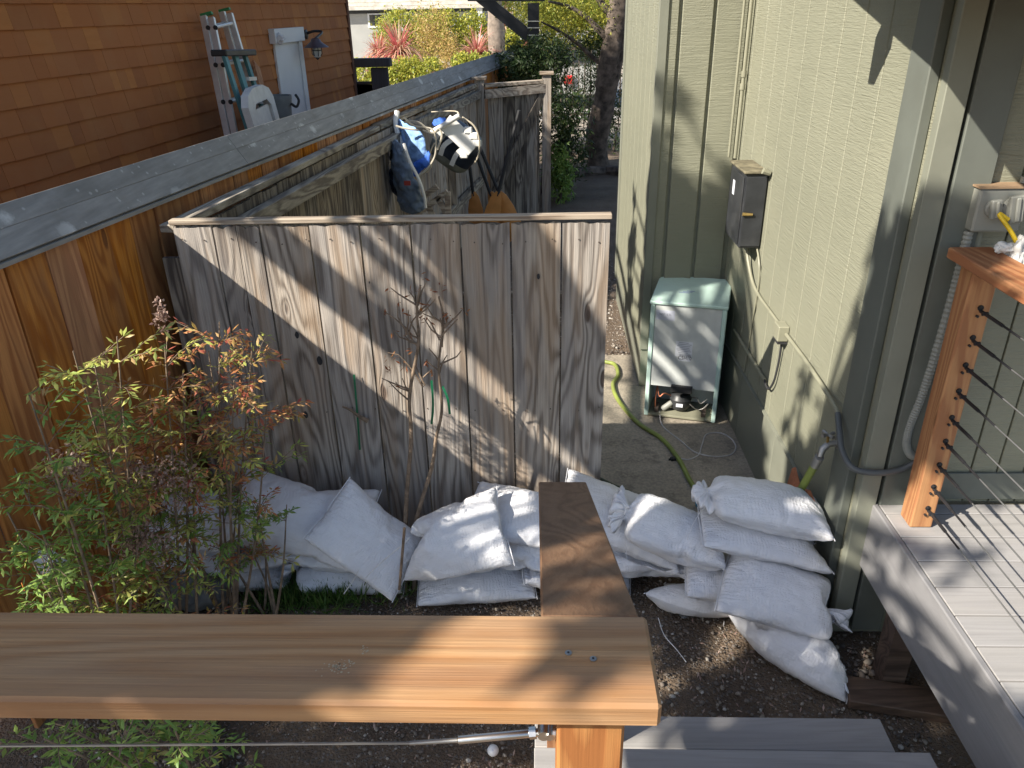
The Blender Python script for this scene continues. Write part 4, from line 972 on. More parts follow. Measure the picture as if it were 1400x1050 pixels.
for c in cand:
    s, w, z, dz, dy = c; o_ = hpt(s, dy, z + dz)
    Ms = Matrix.Translation(o_) @ Matrix((HD, -HN, Vector((0, 0, 1)))).transposed().to_4x4() @ Matrix.Diagonal((w - .0015, 1, .152, 1))
    if id(c) in near:
        o = bpy.data.objects.new('shingle', shm); COL.objects.link(o); o.parent = wl
        l_, q_, s_2 = (world_of(wl).inverted() @ Ms).decompose(); o.location = l_; o.rotation_euler = q_.to_euler(); o.scale = s_2
    else: rest.add([Ms @ Vector(v) for v in unit.v], unit.f)
tag(rest.build('far_shingles', M['shingle'], wl), kind='stuff')
# utility door with trim, wall lamp
def hbox(s0, s1, o0, o1, z0, z1, nm, mat, par, bev=.003):
    m = MB(); m.box((-s0, -o1, z0), (-s1, -o0, z1), M0); return m.build(nm, mat, par, bevel=bev)
dl, dr_ = onh(374, 62, .03), onh(410, 60, .03); sl, sr = (HC - dl).dot(HD), (HC - dr_).dot(HD); zt = onh(392, 58, .03).z
dd = thing('utility_door', 'narrow white door with header board on the brown shingled wall', 'door', hpt((sl + sr) / 2, .03, .2))
hbox(sl, sr, .017, .045, .2, zt, 'door_leaf', M['white_paint'], dd); hbox(sr + .10, sr, .0455, .06, .2, zt, 'jamb', M['white_paint'], dd)
hd = hbox(sl + .06, sr - .03, .017, .085, zt + .001, zt + .14, 'header_board', M['white_paint'], dd)
rag('paper_scrap', None, None, onh(381, 53, .10), (.05, .02, .045), M['paper'], 4, hd); bpy.data.objects['paper_scrap'].name = 'paper_scrap'
la = onh(417, 47, .02); lb = onh(432, 60, .24)
lm = thing('wall_lamp', 'caged wall lamp with a dark flared shade beside the white door', 'lamp', la)
m = MB(); m.lathe([(.05, 0), (.05, .02), (.03, .03)], Matrix.Translation(la) @ HN.to_track_quat('Z', 'Y').to_matrix().to_4x4(), 16); m.tube(curve_pts([la, la + HN * .10 + Vector((0, 0, .03)), la + HN * .2 + Vector((0, 0, .02)), lb + Vector((0, 0, .05))], 5), .014, 8); m.build('arm', M['box_black'], lm, smooth=True)
m = MB(); m.lathe([(.02, .06), (.045, .05), (.06, .02), (.13, -.03), (.135, -.035), (.125, -.035), (.05, .0)], Matrix.Translation(lb), 24); m.build('lamp_shade', plain('dark_red_brown_enamel', (.08, .06, .07), .35), lm, smooth=True)
m = MB(); m.lathe([(.045, -.02), (.048, -.09), (.035, -.13), (.01, -.145)], Matrix.Translation(lb), 18); m.build('glass', M['amber_glass'], lm, smooth=True)
m = MB()
for k in range(6):
    t = k * math.pi / 3; m.tube([lb + Vector((.055 * math.cos(t), .055 * math.sin(t), -.02)), lb + Vector((.056 * math.cos(t), .056 * math.sin(t), -.10)), lb + Vector((.0, .0, -.16))], .004, 5)
m.tube([lb + Vector((.056 * math.cos(t), .056 * math.sin(t), -.065)) for t in [k * .5236 for k in range(13)]], .004, 5); m.build('cage', M['box_black'], lm)
# extension ladder
lt = thing('extension_ladder', 'long aluminium extension ladder leaning on the brown shingled wall', 'ladder', onh(300, 180, .4))
def rail_line(px, py, px2, py2, o1, o2): return onh(px, py, o1), onh(px2, py2, o2)
A1_, A2_ = rail_line(278, 21, 311, 183, .10, .30); B1_, B2_ = rail_line(303, 15, 352, 183, .10, .30)
Z_ = Vector((0, 0, 1))
for (p, q) in ((A1_, A2_), (B1_, B2_)):
    e = (q - p).normalized(); q2 = q + e * .9; sd_ = (B1_ - A1_).normalized()
    for o_, l0 in ((0.0, 0.0), (.065, .02)):
        oo = HN * o_
        m = MB(); m.bar(p + oo + e * l0, q2 + oo, .032, .055, up=HN); m.build('rail', M['alu'], lt, bevel=.003)
    m = MB(); m.bar(p - e * .018 + HN * .03, p + e * .001 + HN * .03, .034, .10, up=HN); m.build('end_cap', M['green_end'], lt)
LL = (A2_ - A1_).length + .9
k = .10
while k < LL:
    for o_ in (0, .065):
        pa = A1_ + (A2_ - A1_).normalized() * k + HN * o_; pb = B1_ + (B2_ - B1_).normalized() * k + HN * o_
        m = MB(); m.tube([pa - (pb - pa).normalized() * .02, pb + (pb - pa).normalized() * .02], .016, 10); m.build('rung', M['alu'], lt)
        m = MB(); m.tube([pa + HN * .03 - (pb - pa).normalized() * .018, pa + HN * .03 - (pb - pa).normalized() * .024], .02, 8); m.build('rung_plate', M['soft_black'], lt)
    k += .305
# fibreglass stepladder
sl_ = thing('step_ladder', 'folded blue green fibreglass stepladder with a dark top cap', 'ladder', onh(330, 180, .4))
S = [onh(306, 74, .42), onh(334, 74, .30), onh(345, 195, .55), onh(372, 190, .44)]
for a_, b_, w in ((S[0], S[2], .05), (S[0] * .5 + S[1] * .5, S[2] * .55 + S[3] * .45, .07), (S[1], S[3], .05)):
    m = MB(); m.bar(a_, b_ + (b_ - a_) * .6, w, .03, up=HN); m.build('side_rail', M['green_fiber'], sl_, bevel=.003)
m = MB(); m.bar(S[0] + Vector((-.03, -.03, .01)), S[1] + Vector((.03, .05, .01)), .13, .05); m.build('top_cap', M['box_black'], sl_, bevel=.008)
for t in (.28, .55, .82):
    a_ = S[0].lerp(S[2], t) * .4 + S[1].lerp(S[3], t) * .6; b_ = S[1].lerp(S[3], t)
    m = MB(); m.bar(a_, b_, .08, .03); m.build('step', M['alu'], sl_)
bb = onh(350, 88, .06), onh(376, 200, .35)
m = MB(); m.bar(bb[0], bb[1], .14, .022, up=HN); tag(m.build('leaning_board', M['fence_wood']), 'brown board leaning on the shingled wall behind the ladders', 'board')
# folded plastic step stool
so_ = thing('step_stool', 'folded off white plastic step stool in front of the ladders', 'stool', onh(350, 175, .7))
c0 = onh(331, 138, .66); c1 = onh(366, 130, .50); dx_ = (c1 - c0); dx_.z = 0; wst = dx_.length; ux = dx_.normalized(); hh = .34
def stp(u, v, w): return c0 + ux * u * wst + Vector((.05 * (1 - v), 0, 0)) + Vector((0, 0, 1)) * (-hh * (1 - v)) + HN * w
arc = [(0.0, 0.0), (-.02, .85), (.08, 1.08), (.3, 1.2), (.7, 1.2), (.92, 1.08), (1.02, .85), (1.0, 0.0), (.84, 0), (.84, .7), (.72, .86), (.28, .86), (.16, .7), (.16, 0)]
m = MB(); n = len(arc); Vv = [stp(a_, b_, .04) for a_, b_ in arc] + [stp(a_, b_, -.02) for a_, b_ in arc]
m.add(Vv, [(i, (i + 1) % n, n + (i + 1) % n, n + i) for i in range(n)]); 
bmq = [(0, 1, 12, 13), (1, 2, 11, 12), (2, 3, 4, 11), (4, 5, 10, 11), (5, 6, 9, 10), (6, 7, 8, 9)]
m.f += [q for q in bmq] + [tuple(n + i for i in q)[::-1] for q in bmq]
m.build('frame', M['white_plastic'], so_)
m = MB(); m.add([stp(.18, .05, .0), stp(.82, .05, .0), stp(.82, .72, .0), stp(.18, .72, .0), stp(.18, .05, .015), stp(.82, .05, .015), stp(.82, .72, .015), stp(.18, .72, .015)], ((3, 2, 1, 0), (4, 5, 6, 7), (0, 1, 5, 4), (1, 2, 6, 5), (2, 3, 7, 6), (3, 0, 4, 7))); m.build('tread', M['white_plastic'], so_)
for k in range(5):
    a_ = stp(.08 + k * .2, -.02, .05); m = MB(); m.box(a_ - Vector((.015, .015, .06)), a_ + Vector((.015, .015, .03))); m.build('foot', M['alu'] if k % 2 else M['soft_black'], so_)
# grey bucket
bc = onh(383, 165, .45)
bu = thing('bucket', 'grey plastic bucket with a black handle grip before the white door', 'bucket', bc)
m = MB(); m.lathe([(.10, -.20), (.125, .20), (.132, .20), (.132, .17), (.118, .10)], Matrix.Translation(bc + Vector((0, 0, .02))), 24); m.build('pail', M['grey_plastic'], bu, smooth=True)
m = MB(); m.tube(curve_pts([bc + Vector((.13, -.02, .15)), bc + Vector((.17, 0, .12)), bc + Vector((.19, .03, .17)), bc + Vector((.16, .05, .22))], 4), .012, 7); m.build('handle', M['soft_black'], bu)

# ------------------------------------------------------------------ water sports gear hanging on the side wall
def sheet(nm, rows, th, mat, par):
    """a curved padded sheet through rows of points"""
    n = len(rows[0]); G = [[Vector(p) for p in r] for r in rows]; V = []; Fs = []
    for r in G:
        for p in r: V.append(p)
    k = len(V)
    for i, r in enumerate(G):
        for j, p in enumerate(r):
            du = G[min(i+1, len(G)-1)][j] - G[max(i-1, 0)][j]; dv = G[i][min(j+1, n-1)] - G[i][max(j-1, 0)]; nn = du.cross(dv).normalized(); V.append(p + nn * th)
    for i in range(len(G) - 1):
        for j in range(n - 1):
            a_ = i * n + j; Fs += [(a_, a_+1, a_+n+1, a_+n), (k+a_, k+a_+n, k+a_+n+1, k+a_+1)]
    for i in range(len(G) - 1):
        for j in (0, n - 1): a_ = i * n + j; Fs.append((a_, a_ + n, k + a_ + n, k + a_))
    for j in range(n - 1):
        for i in (0, len(G) - 1): a_ = i * n + j; Fs.append((a_, a_ + 1, k + a_ + 1, k + a_))
    m = MB(); m.add(V, Fs); o = m.build(nm, mat, par, smooth=True); s_ = o.modifiers.new('s', 'SUBSURF'); s_.levels = 4; s_.render_levels = 4
    tx = bpy.data.textures.get('fold') or bpy.data.textures.new('fold', 'CLOUDS'); tx.noise_scale = .09; tx.noise_depth = 2
    dm = o.modifiers.new('d', 'DISPLACE'); dm.texture = tx; dm.strength = .06; dm.texture_coords = 'GLOBAL'; return o
def gp(px, py, y): return at(px, py, y=y)
def gp(px, py, y): return at(px, py, y=y - .55)
v1 = thing('kayak_seat', 'light blue and white folded kayak seat hanging on the enclosure wall', 'seat', gp(575, 230, 7.0))
sheet('backrest', [[gp(543, 153, 7.25), gp(552, 165, 7.1), gp(562, 172, 7.0)], [gp(550, 185, 7.2), gp(562, 180, 7.0), gp(578, 178, 6.9)], [gp(556, 205, 7.15), gp(572, 205, 6.9), gp(585, 200, 6.9)], [gp(562, 225, 7.1), gp(575, 226, 6.95), gp(586, 222, 6.95)]], .03, M['lblue_cloth'], v1)
m = MB(); m.tube(curve_pts([gp(543, 152, 7.2), gp(541, 170, 7.15), gp(548, 195, 7.1), gp(560, 222, 7.05), gp(569, 240, 7.0)], 6), .022, 8); m.build('white_edge', M['white_cloth'], v1, smooth=True)
sheet('cushion', [[gp(563, 222, 7.0), gp(578, 222, 6.9), gp(589, 206, 6.95)], [gp(564, 238, 7.0), gp(577, 232, 6.85), gp(588, 208, 6.9)], [gp(571, 240, 7.0), gp(582, 228, 6.85), gp(588, 212, 6.9)]], .03, M['blue_cloth'], v1)
m = MB()
for pts in ([(552, 160), (566, 172), (580, 174), (592, 178), (596, 195), (594, 215), (583, 232), (572, 240)], [(578, 178), (592, 182), (600, 176), (604, 186), (598, 205)], [(560, 165), (574, 168), (588, 180)], [(541, 172), (556, 176), (572, 178)]):
    m.tube(curve_pts([gp(a_, b_, 6.85) for a_, b_ in pts], 5), .008, 6)
m.build('strap', plain('beige_webbing', (.50, .45, .36), .8), v1)
w1 = thing('life_vest', 'dark blue and grey vest hanging below the enclosure rail', 'vest', gp(558, 240, 6.9))
sheet('front', [[gp(541, 192, 6.9), gp(546, 190, 6.8), gp(552, 194, 6.75)], [gp(541, 212, 6.9), gp(548, 215, 6.75), gp(557, 216, 6.75)], [gp(540, 238, 6.9), gp(551, 242, 6.7), gp(565, 240, 6.75)], [gp(546, 262, 6.9), gp(560, 268, 6.75), gp(577, 265, 6.8)], [gp(552, 290, 6.9), gp(568, 292, 6.8), gp(583, 284, 6.85)]], .05, M['slate_cloth'], w1)
sheet('back', [[gp(537, 196, 7.0), gp(540, 194, 6.95), gp(544, 196, 6.92)], [gp(536, 220, 7.0), gp(540, 224, 6.95), gp(546, 226, 6.9)], [gp(535, 244, 7.0), gp(541, 250, 6.9), gp(550, 256, 6.88)], [gp(545, 270, 7.0), gp(555, 284, 6.9), gp(572, 290, 6.88)]], .03, M['navy_cloth'], w1)
m = MB(); m.tube(curve_pts([gp(552, 196, 6.7), gp(560, 220, 6.68), gp(573, 246, 6.68), gp(580, 268, 6.7), gp(582, 284, 6.72)], 5), .012, 7); m.build('piping', M['white_cloth'], w1, smooth=True)
m = MB(); m.box(gp(556, 250, 6.66) - Vector((.02, .004, .02)), gp(556, 250, 6.66) + Vector((.03, .004, .015))); m.build('red_patch', plain('dark_red_patch', (.25, .03, .02), .6), w1)
def gp(px, py, y): return at(px, py, y=y)
pk = thing('deck_bag', 'round black and white webbed bag tilted on the enclosure wall with a white tube', 'bag', gp(625, 195, 7.3))
cbg = gp(624, 200, 7.35)
bm = bmesh.new(); bmesh.ops.create_uvsphere(bm, u_segments=32, v_segments=20, radius=1)
bq = Euler((R(25), R(38), R(10))).to_matrix().to_4x4()
for v in bm.verts:
    p = v.co; e = 1.0
    v.co = Vector((math.copysign(abs(p.x) ** .6, p.x) * .215, math.copysign(abs(p.y) ** .7, p.y) * .15, math.copysign(abs(p.z) ** .55, p.z) * .205))
me = bpy.data.meshes.new('body'); bm.to_mesh(me); bm.free(); me.materials.append(M['navy_cloth']); me.materials.append(M['grey_cloth']); me.polygons.foreach_set('material_index', [1 if (p.center.z < -.09 or p.center.x < -.15) else 0 for p in me.polygons]); me.polygons.foreach_set('use_smooth', [True] * len(me.polygons)); link('body', me, pk, cbg, bq.to_euler())
def bagp(px, py, y=7.17): return gp(px, py, y)
for a_, b_, c_ in (((602, 212), (608, 198), (626, 186)), ((617, 226), (625, 210), (640, 198)), ((594, 190), (603, 180), (616, 176))):
    m = MB(); P = curve_pts([bagp(*a_, 7.07), bagp(*b_, 7.03), bagp(*c_, 7.03)], 6)
    for q0, q1 in zip(P[:-1], P[1:]): m.bar(q0, q1, .042, .008, up=(0, -1, 0))
    m.build('white_strap', M['white_cloth'], pk)
m = MB(); m.bar(bagp(608, 166, 7.0), bagp(648, 204, 7.0), .15, .02, up=(0, -1, .3)); m.build('white_flap', M['white_cloth'], pk, bevel=.005)
for a_ in ((640, 178), (648, 186), (652, 196), (634, 212)):
    p = bagp(*a_, 7.0); m = MB(); m.box(p - Vector((.035, .01, .03)), p + Vector((.035, .02, .03))); m.build('buckle', M['white_cloth'], pk, bevel=.008)
m = MB(); m.tube([bagp(590, 181, 6.95), bagp(628, 158, 6.95)], .022, 10); m.build('white_tube', M['white_plastic'], pk, smooth=True)
sheet('blue_lining', [[bagp(590, 170, 7.2), bagp(600, 160, 7.2), bagp(614, 163, 7.15)], [bagp(592, 176, 7.15), bagp(603, 170, 7.1), bagp(620, 172, 7.1)]], .02, M['blue_cloth'], pk)
m = MB(); m.tube(curve_pts([bagp(632, 160, 7.0), bagp(648, 172, 6.98), bagp(655, 190, 6.98), bagp(654, 212, 7.0), bagp(648, 224, 7.05)], 5), .008, 6); m.tube(curve_pts([bagp(628, 158, 7.0), bagp(622, 152, 7.1), bagp(590, 153, 7.3)], 4), .006, 5); m.build('rope', plain('beige_rope', (.48, .42, .32), .8), pk)
m = MB(); m.tube(curve_pts([bagp(594, 195, 7.0), bagp(588, 210, 7.0), bagp(590, 226, 7.0), bagp(583, 236, 7.0)], 5), .007, 6); m.build('cord', plain('beige_rope_2', (.48, .42, .32), .8), pk)
# paddles
pad0 = None
for i, (tx, ty, bx_, by_, lb) in enumerate(((640, 215, 652, 300, 'left paddle with an orange blade standing against the far panel'), (648, 205, 686, 300, 'middle paddle with an orange blade standing against the far panel'), (655, 200, 702, 300, 'right paddle with an orange blade and dark shaft against the far panel'), (700, 190, 668, 300, 'orange paddle crossing behind the other shafts'))):
    y = 9.0 - .15 * i; a_, b_ = gp(tx, ty, y), gp(bx_, by_ + 15, y); d_ = (b_ - a_).normalized()
    pd = thing('paddle', lb, 'paddle', b_, group='orange paddles in the enclosure')
    tip = a_ + (gp(bx_ - (8 if i == 0 else 2), 262, y) - a_) * 1.0
    m = MB(); m.tube([a_ - d_ * .3, gp(*( (tx + (bx_ - tx) * .62), 262 + 6), y)], .019, 8); m.build('shaft', M['soft_black'], pd, smooth=True)
    t0_ = gp(tx + (bx_ - tx) * .60, 262, y); L_ = .62; sd_ = d_.cross(Vector((0, 1, 0))).normalized(); m = MB(); out = []
    prof = [(.0, .02), (.06, .055), (.2, .085), (.4, .095), (.56, .085), (.62, .04)]
    V = []
    for s_, w in prof:
        for sg, yy_ in ((-1, -.004), (-.4, -.016), (.4, -.016), (1, -.004), (1, .006), (-1, .006)): V.append(t0_ + d_ * s_ + sd_ * w * sg + Vector((0, yy_, 0)))
    Fs = [tuple(range(6)), tuple(range(30, 36))[::-1]] + [(6*i_ + k_, 6*i_ + (k_+1) % 6, 6*(i_+1) + (k_+1) % 6, 6*(i_+1) + k_) for i_ in range(5) for k_ in range(6)]
    m.add(V, Fs); m.build('blade', M['paddle'], pd, smooth=True)
# grey wooden frame leaning inside
wf = thing('wooden_frame', 'old grey timber A frame standing inside the enclosure', 'frame', gp(590, 280, 6.6))
for a_, b_ in (((560, 300), (612, 262)), ((548, 292), (598, 255)), ((598, 268), (625, 320)), ((585, 280), (606, 325)), ((612, 262), (614, 330))):
    m = MB(); m.bar(gp(*a_, 6.7), gp(*b_, 6.7), .045, .05); m.build('bar', M['old_wood_x'], wf)

# ------------------------------------------------------------------ beyond the enclosure
def Z0(px, py): return at(px, py, z=0)
# grey garden gate by the house corner
gt = thing('garden_gate', 'dark grey garden gate with a thick cap and open lattice top by the shingled house', 'gate', at(500, 130, y=11.6))
y = 11.6
def gbox(px0, py0, px1, py1, d0, d1, nm, mat=M['grey_gate'], par=gt):
    a_, b_ = at(px0, py1, y=y), at(px1, py0, y=y); m = MB(); m.box((a_.x, y + d0, a_.z), (b_.x, y + d1, b_.z)); return m.build(nm, mat, par, bevel=.006)
gbox(469, 79, 534, 92, -.10, .10, 'cap'); gbox(476, 92.3, 486, 210, -.05, .05, 'post'); gbox(518, 92.3, 530, 210, -.05, .05, 'post')
for px in range(487, 517, 6): gbox(px, 115, px + 5.4, 210, -.015, .015, 'board')
gbox(486.5, 111, 517.5, 115, -.03, .03, 'rail'); gbox(486.5, 122, 517.5, 124, .016, .03, 'rail')
# hedges, strap-leaved plants, small trees and the house far behind
def hedge(nm, lb, px0, py0, px1, py1, yd, depth, mat, n, sz, seed, grp=None):
    a_, b_ = at(px0, py1, y=yd), at(px1, py0, y=yd); w = b_.x - a_.x; h = b_.z - max(a_.z, 0.0); z0 = max(a_.z, 0.0)
    t = thing(nm, lb, 'hedge', ((a_.x + b_.x) / 2, yd, 0), group=grp); rg = np.random.default_rng(seed)
    bl = []; k = max(2, int(w / (h * .55)))
    for i in range(k):
        bl.append((a_.x + w * (i + .5) / k + rg.uniform(-.1, .1), yd + rg.uniform(-.1, .1), z0 + h * rg.uniform(.50, .54), w / k * .72, depth, h * .5, n // k))
    foliage('leaves', bl, sz, mat, t, seed, shell=.18, clump=10, up=.5, aspect=.6)
    m = MB()
    for i in range(k):
        x_ = a_.x + w * (i + .5) / k; m.tube([(x_, yd, 0), (x_ + .1, yd, z0 + h * .5), (x_ - .1, yd, z0 + h * .8)], [.05, .035, .02], 6)
    m.build('branches', M['bark'], t)
    return t
hedge('clipped_hedge', 'low clipped yellow green hedge behind the grey gate', 484, 80, 602, 122, 21.0, .7, M['leaf_hedge'], 9000, .07, 1)
hedge('tall_hedge', 'tall square yellow green hedge, the left one', 528, 15, 606, 84, 27.5, .8, M['leaf_hedge'], 9000, .085, 2)
hedge('tall_hedge', 'tall clipped green hedge left of the pale tree trunk', 604, 16, 662, 84, 27.5, .8, M['leaf_hedge'], 8000, .085, 3)
hedge('rounded_shrub', 'small round yellow shrub right of the pale tree trunk', 686, 42, 714, 78, 25, .5, M['leaf_hedge'], 3500, .07, 4)
hedge('low_shrub', 'low sunny shrub at the far end of the fence', 618, 72, 668, 98, 21, .5, M['leaf_hedge'], 3500, .07, 5)
foliage('tan_shrub', [(*at(588, 52, y=26), .6, .5, 1.1, 3000)], .075, M['leaf_tan'], None, 31, shell=.5, clump=12); tag(bpy.data.objects['tan_shrub'], 'loose tan and orange shrub in front of the tall hedges', 'shrub')
foliage('rusty_shrub', [(*at(613, 75, y=22), .35, .35, .6, 1800)], .07, M['leaf_tan'], None, 32, shell=.5, clump=12); tag(bpy.data.objects['rusty_shrub'], 'small rusty brown shrub right of the low clipped hedge', 'shrub')
def strap_plant(lb, px, py, yd, n, L, seed):
    rg = np.random.default_rng(seed); c = at(px, py, y=yd); c.z = max(c.z, 0.1); t = thing('strap_leaf_plant', lb, 'plant', (c.x, c.y, 0)); V = []; Fs = []
    for i in range(n):
        th = rg.uniform(0, 6.28); el = rg.uniform(.05, 1.25); l = L * rg.uniform(.7, 1.1); d_ = np.array([math.cos(th) * math.cos(el), math.sin(th) * math.cos(el), math.sin(el)]); s_ = np.array([-math.sin(th), math.cos(th), 0]) * .03
        b0 = len(V)
        for k in range(5):
            f = k / 4; p = np.array(c) + d_ * l * f + np.array([0, 0, -.75 * l * f * f * math.cos(el)]); w = 1 - .8 * f
            V += [tuple(p - s_ * w), tuple(p + s_ * w)]
        for k in range(4): Fs.append((b0 + 2*k, b0 + 2*k + 1, b0 + 2*k + 3, b0 + 2*k + 2))
    m = MB(); m.add(V, Fs); tag(m.build('strap_leaves', M['leaf_pink'], t, fix=False), kind='stuff')
    m = MB(); m.tube([(c.x, c.y, 0), (c.x, c.y, c.z)], .06, 7); m.build('stalk', M['bark'], t)
strap_plant('spiky pink red plant at the left edge of the sunny garden', 518, 78, 24, 220, .95, 1)
strap_plant('larger spiky orange pink plant beside the left hedge', 546, 74, 23.5, 260, 1.35, 2)
strap_plant('spiky red plant close left of the pale tree trunk', 652, 78, 23, 220, 1.1, 3)
strap_plant('dark purple spiky plant right of the pale tree trunk', 690, 35, 27, 80, 1.0, 4)
# pale trunk tree
def limb_tree(nm, lb, cat_, pts, rad, limbs, mat=M['bark']):
    t = thing(nm, lb, cat_, pts[0]); m = MB(); P = curve_pts(pts, 6); n = len(P); rs = [rad[0] + (rad[1] - rad[0]) * i / (n - 1) for i in range(n)]
    rr = random.Random(len(nm)); m.tube(P, [r_ * rr.uniform(.9, 1.12) for r_ in rs], 12); m.build('trunk', mat, t, smooth=True)
    for L_ in limbs:
        m = MB(); Q = curve_pts(L_[0], 5); k = len(Q); m.tube(Q, [L_[1] * (1 - .75 * i / (k - 1)) for i in range(k)], 8); m.build('limb', mat, t, smooth=True)
    return t
y = 24; b_ = at(680, 82, y=y)
tp = limb_tree('street_tree', 'straight pale trunked tree beyond the end of the fence', 'tree', [(b_.x, y, 0), (b_.x, y, 1), (b_.x - .05, y, 3), (b_.x - .2, y, 5.5)], (.27, .2), [([(b_.x, y, 3), (b_.x + .6, y, 4), (b_.x + 1.5, y - .4, 5)], .12), ([(b_.x, y, 3.4), (b_.x - .8, y, 4.6), (b_.x - 1.8, y, 5.5)], .12)], plain('pale_grey_bark', (.22, .18, .145), .95, var=.3, bump=.8, scale=8))
foliage('crown', [(b_.x + .8, y, 5.5, 2.4, 2, 1.4, 5000), (b_.x - 1.4, y, 6, 2.2, 2, 1.4, 5000)], .13, M['leaf_dark'], tp, 41, clump=25)
# far house
fh = thing('far_house', 'pale grey house with a light shingle roof far behind the hedges', 'house', (-3, 36, 0))
yF = 36; xa, xb = at(450, 20, y=yF).x, at(660, 20, y=yF).x; ze = at(560, 13, y=yF).z
m = MB(); m.box((xa - 4, yF, 0), (xb, yF + 8, ze)); fwall = m.build('wall', M['far_wall'], fh)
m = MB(); m.box((xa - 4, yF - .05, ze - .12), (xb + .3, yF + .02, ze + .0)); m.build('fascia', M['box_black'], fh)
m = MB(); n = 12
for k in range(n):
    z0_, y0_ = ze + .02 + k * .14, yF - .4 + k * .28
    m.box((xa - 5, y0_, z0_), (xb + .4, y0_ + .30, z0_ + .13))
m.build('roof', M['roof_tile'], fh)
for px in (513,):
    a_, b_ = at(px - 9, 38, y=yF - .02), at(px + 14, 17, y=yF - .02); m = MB(); m.box((a_.x, yF - .05, a_.z), (b_.x, yF - .003, b_.z)); w_ = m.build('window', M['white_paint'], fh)
    m = MB(); m.box((a_.x + .08, yF - .06, a_.z + .08), (b_.x - .08, yF - .052, b_.z - .08)); m.build('pane', M['dark_glass'], w_)
    for f in (.33, .66): m = MB(); xx = a_.x + (b_.x - a_.x) * f; m.box((xx - .025, yF - .075, a_.z + .08), (xx + .025, yF - .0605, b_.z - .08)); m.build('mullion', M['box_black'], w_)
a_ = at(657, 60, y=yF - .2); m = MB(); m.box((a_.x - .12, yF - .3, 0), (a_.x + .12, yF - .08, ze)); m.build('white_pillar', M['white_paint'], fh)
# dark post with brace: a pergola corner
y = 12.0
pg = thing('black_post', 'tall black timber post with a diagonal brace and three wire bands', 'post', at(730, 80, y=y))
a_, b_ = at(722, 80, y=y), at(737, 4, y=y)
m = MB(); m.box((a_.x, y, 0), (b_.x, y + .22, b_.z + .0)); pp = m.build('post', M['black'], pg)
m = MB(); m.bar(at(655, -6, y=y + .1), at(724, 50, y=y + .1), .18, .16); m.build('brace', M['black'], pg)
m = MB(); m.bar(at(640, -12, y=y + .1), at(745, -12, y=y + .1), .2, .25); m.build('beam', M['black'], pg)
for py in (29, 38, 48):
    q0, q1 = at(721, py, y=y - .01), at(738, py, y=y - .01); m = MB(); m.bar(q0, q1, .012, .012); m.build('wire_band', M['steel'], pg)
# brick planter and white step behind the fence end
m = MB(); q0, q1 = at(704, 62, y=26), at(724, 62, y=26); m.box((q0.x, 26, 0), (q1.x + .6, 26.4, at(710, 54, y=26).z)); bw = m.build('garden_wall', M['brick']); tag(bw, 'low red brick wall beyond the black post', 'wall')
m = MB(); m.box((q0.x - .05, 25.95, at(710, 54, y=26).z), (q1.x + .65, 26.45, at(710, 51, y=26).z)); m.build('coping', M['white_paint'], bw)
# iron fence
yI = 17.5; fi = thing('iron_fence', 'tall rusty iron picket fence across the end of the side path', 'fence', at(790, 165, y=yI)); 
zt, zb = at(790, 68, y=yI).z, 0.1; px = 735; npk = 0
x = at(726, 70, y=yI).x; xe_ = at(850, 70, y=yI).x; pm = MB(); pm.box((-.012, -.012, 0), (.012, .012, zt - zb + .0)); pmm = pm.mesh('picket', M['iron'])
while x < xe_ + .4:
    link('picket', pmm, fi, (x, yI, zb)); x += .125
for z in (zt, .35):
    m = MB(); m.box((at(726, 70, y=yI).x, yI - .025, z), (xe_ + .5, yI + .025, z + .05)); m.build('rail', M['iron'], fi)
# big gnarled tree
T = lambda px, py, y=13.1: at(px, py, y=y)
base = at(820, 235, z=0)
bt = limb_tree('gnarled_tree', 'big gnarled dark tree leaning over the end of the side path', 'tree', [(base.x, 13.1, -.1), T(816, 190), T(826, 140), T(832, 90), T(840, 50), T(846, 10), T(852, -60)], (.19, .15),
    [([T(828, 130), T(838, 100), T(850, 60), T(862, 20)], .16), ([T(838, 60), T(818, 40), T(800, 22), T(775, 8), T(750, 2, 12.6)], .06), ([T(832, 92), T(812, 80), T(790, 60), T(760, 40, 12.8), T(740, 30, 12.5)], .045), ([T(846, 30), T(825, 8), T(810, -12)], .09), ([(base.x + .1, 13, 0), (base.x - .35, 12.7, .06), (base.x - .6, 12.5, -.02)], .12), ([(base.x + .1, 13, 0), (base.x + .35, 12.7, .06), (base.x + .5, 12.4, -.02)], .12), ([T(800, 215), T(806, 190), T(812, 165), T(822, 140)], .06)])
for i, (px, py, r_, n_, mt) in enumerate(((800, 20, 1.0, 5200, 'leaf_hedge'), (760, 18, .9, 4400, 'leaf_hedge'), (815, 0, 1.0, 4000, 'leaf_hedge'), (835, 60, .5, 1800, 'leaf_dark'), (740, -5, .8, 2600, 'leaf_hedge'), (778, 50, .6, 1500, 'leaf_dark'), (812, 60, .6, 1600, 'leaf_dark'), (745, 55, .5, 900, 'leaf_hedge'), (830, -10, 1.0, 2500, 'leaf_dark'))):
    c_ = T(px, py, 13.5 + .5 * (i % 3)); foliage('foliage', [(c_.x, c_.y, c_.z, r_, r_ * .8, r_ * .45, n_)], .05, M[mt], bt, 60 + i, shell=.6, clump=14)
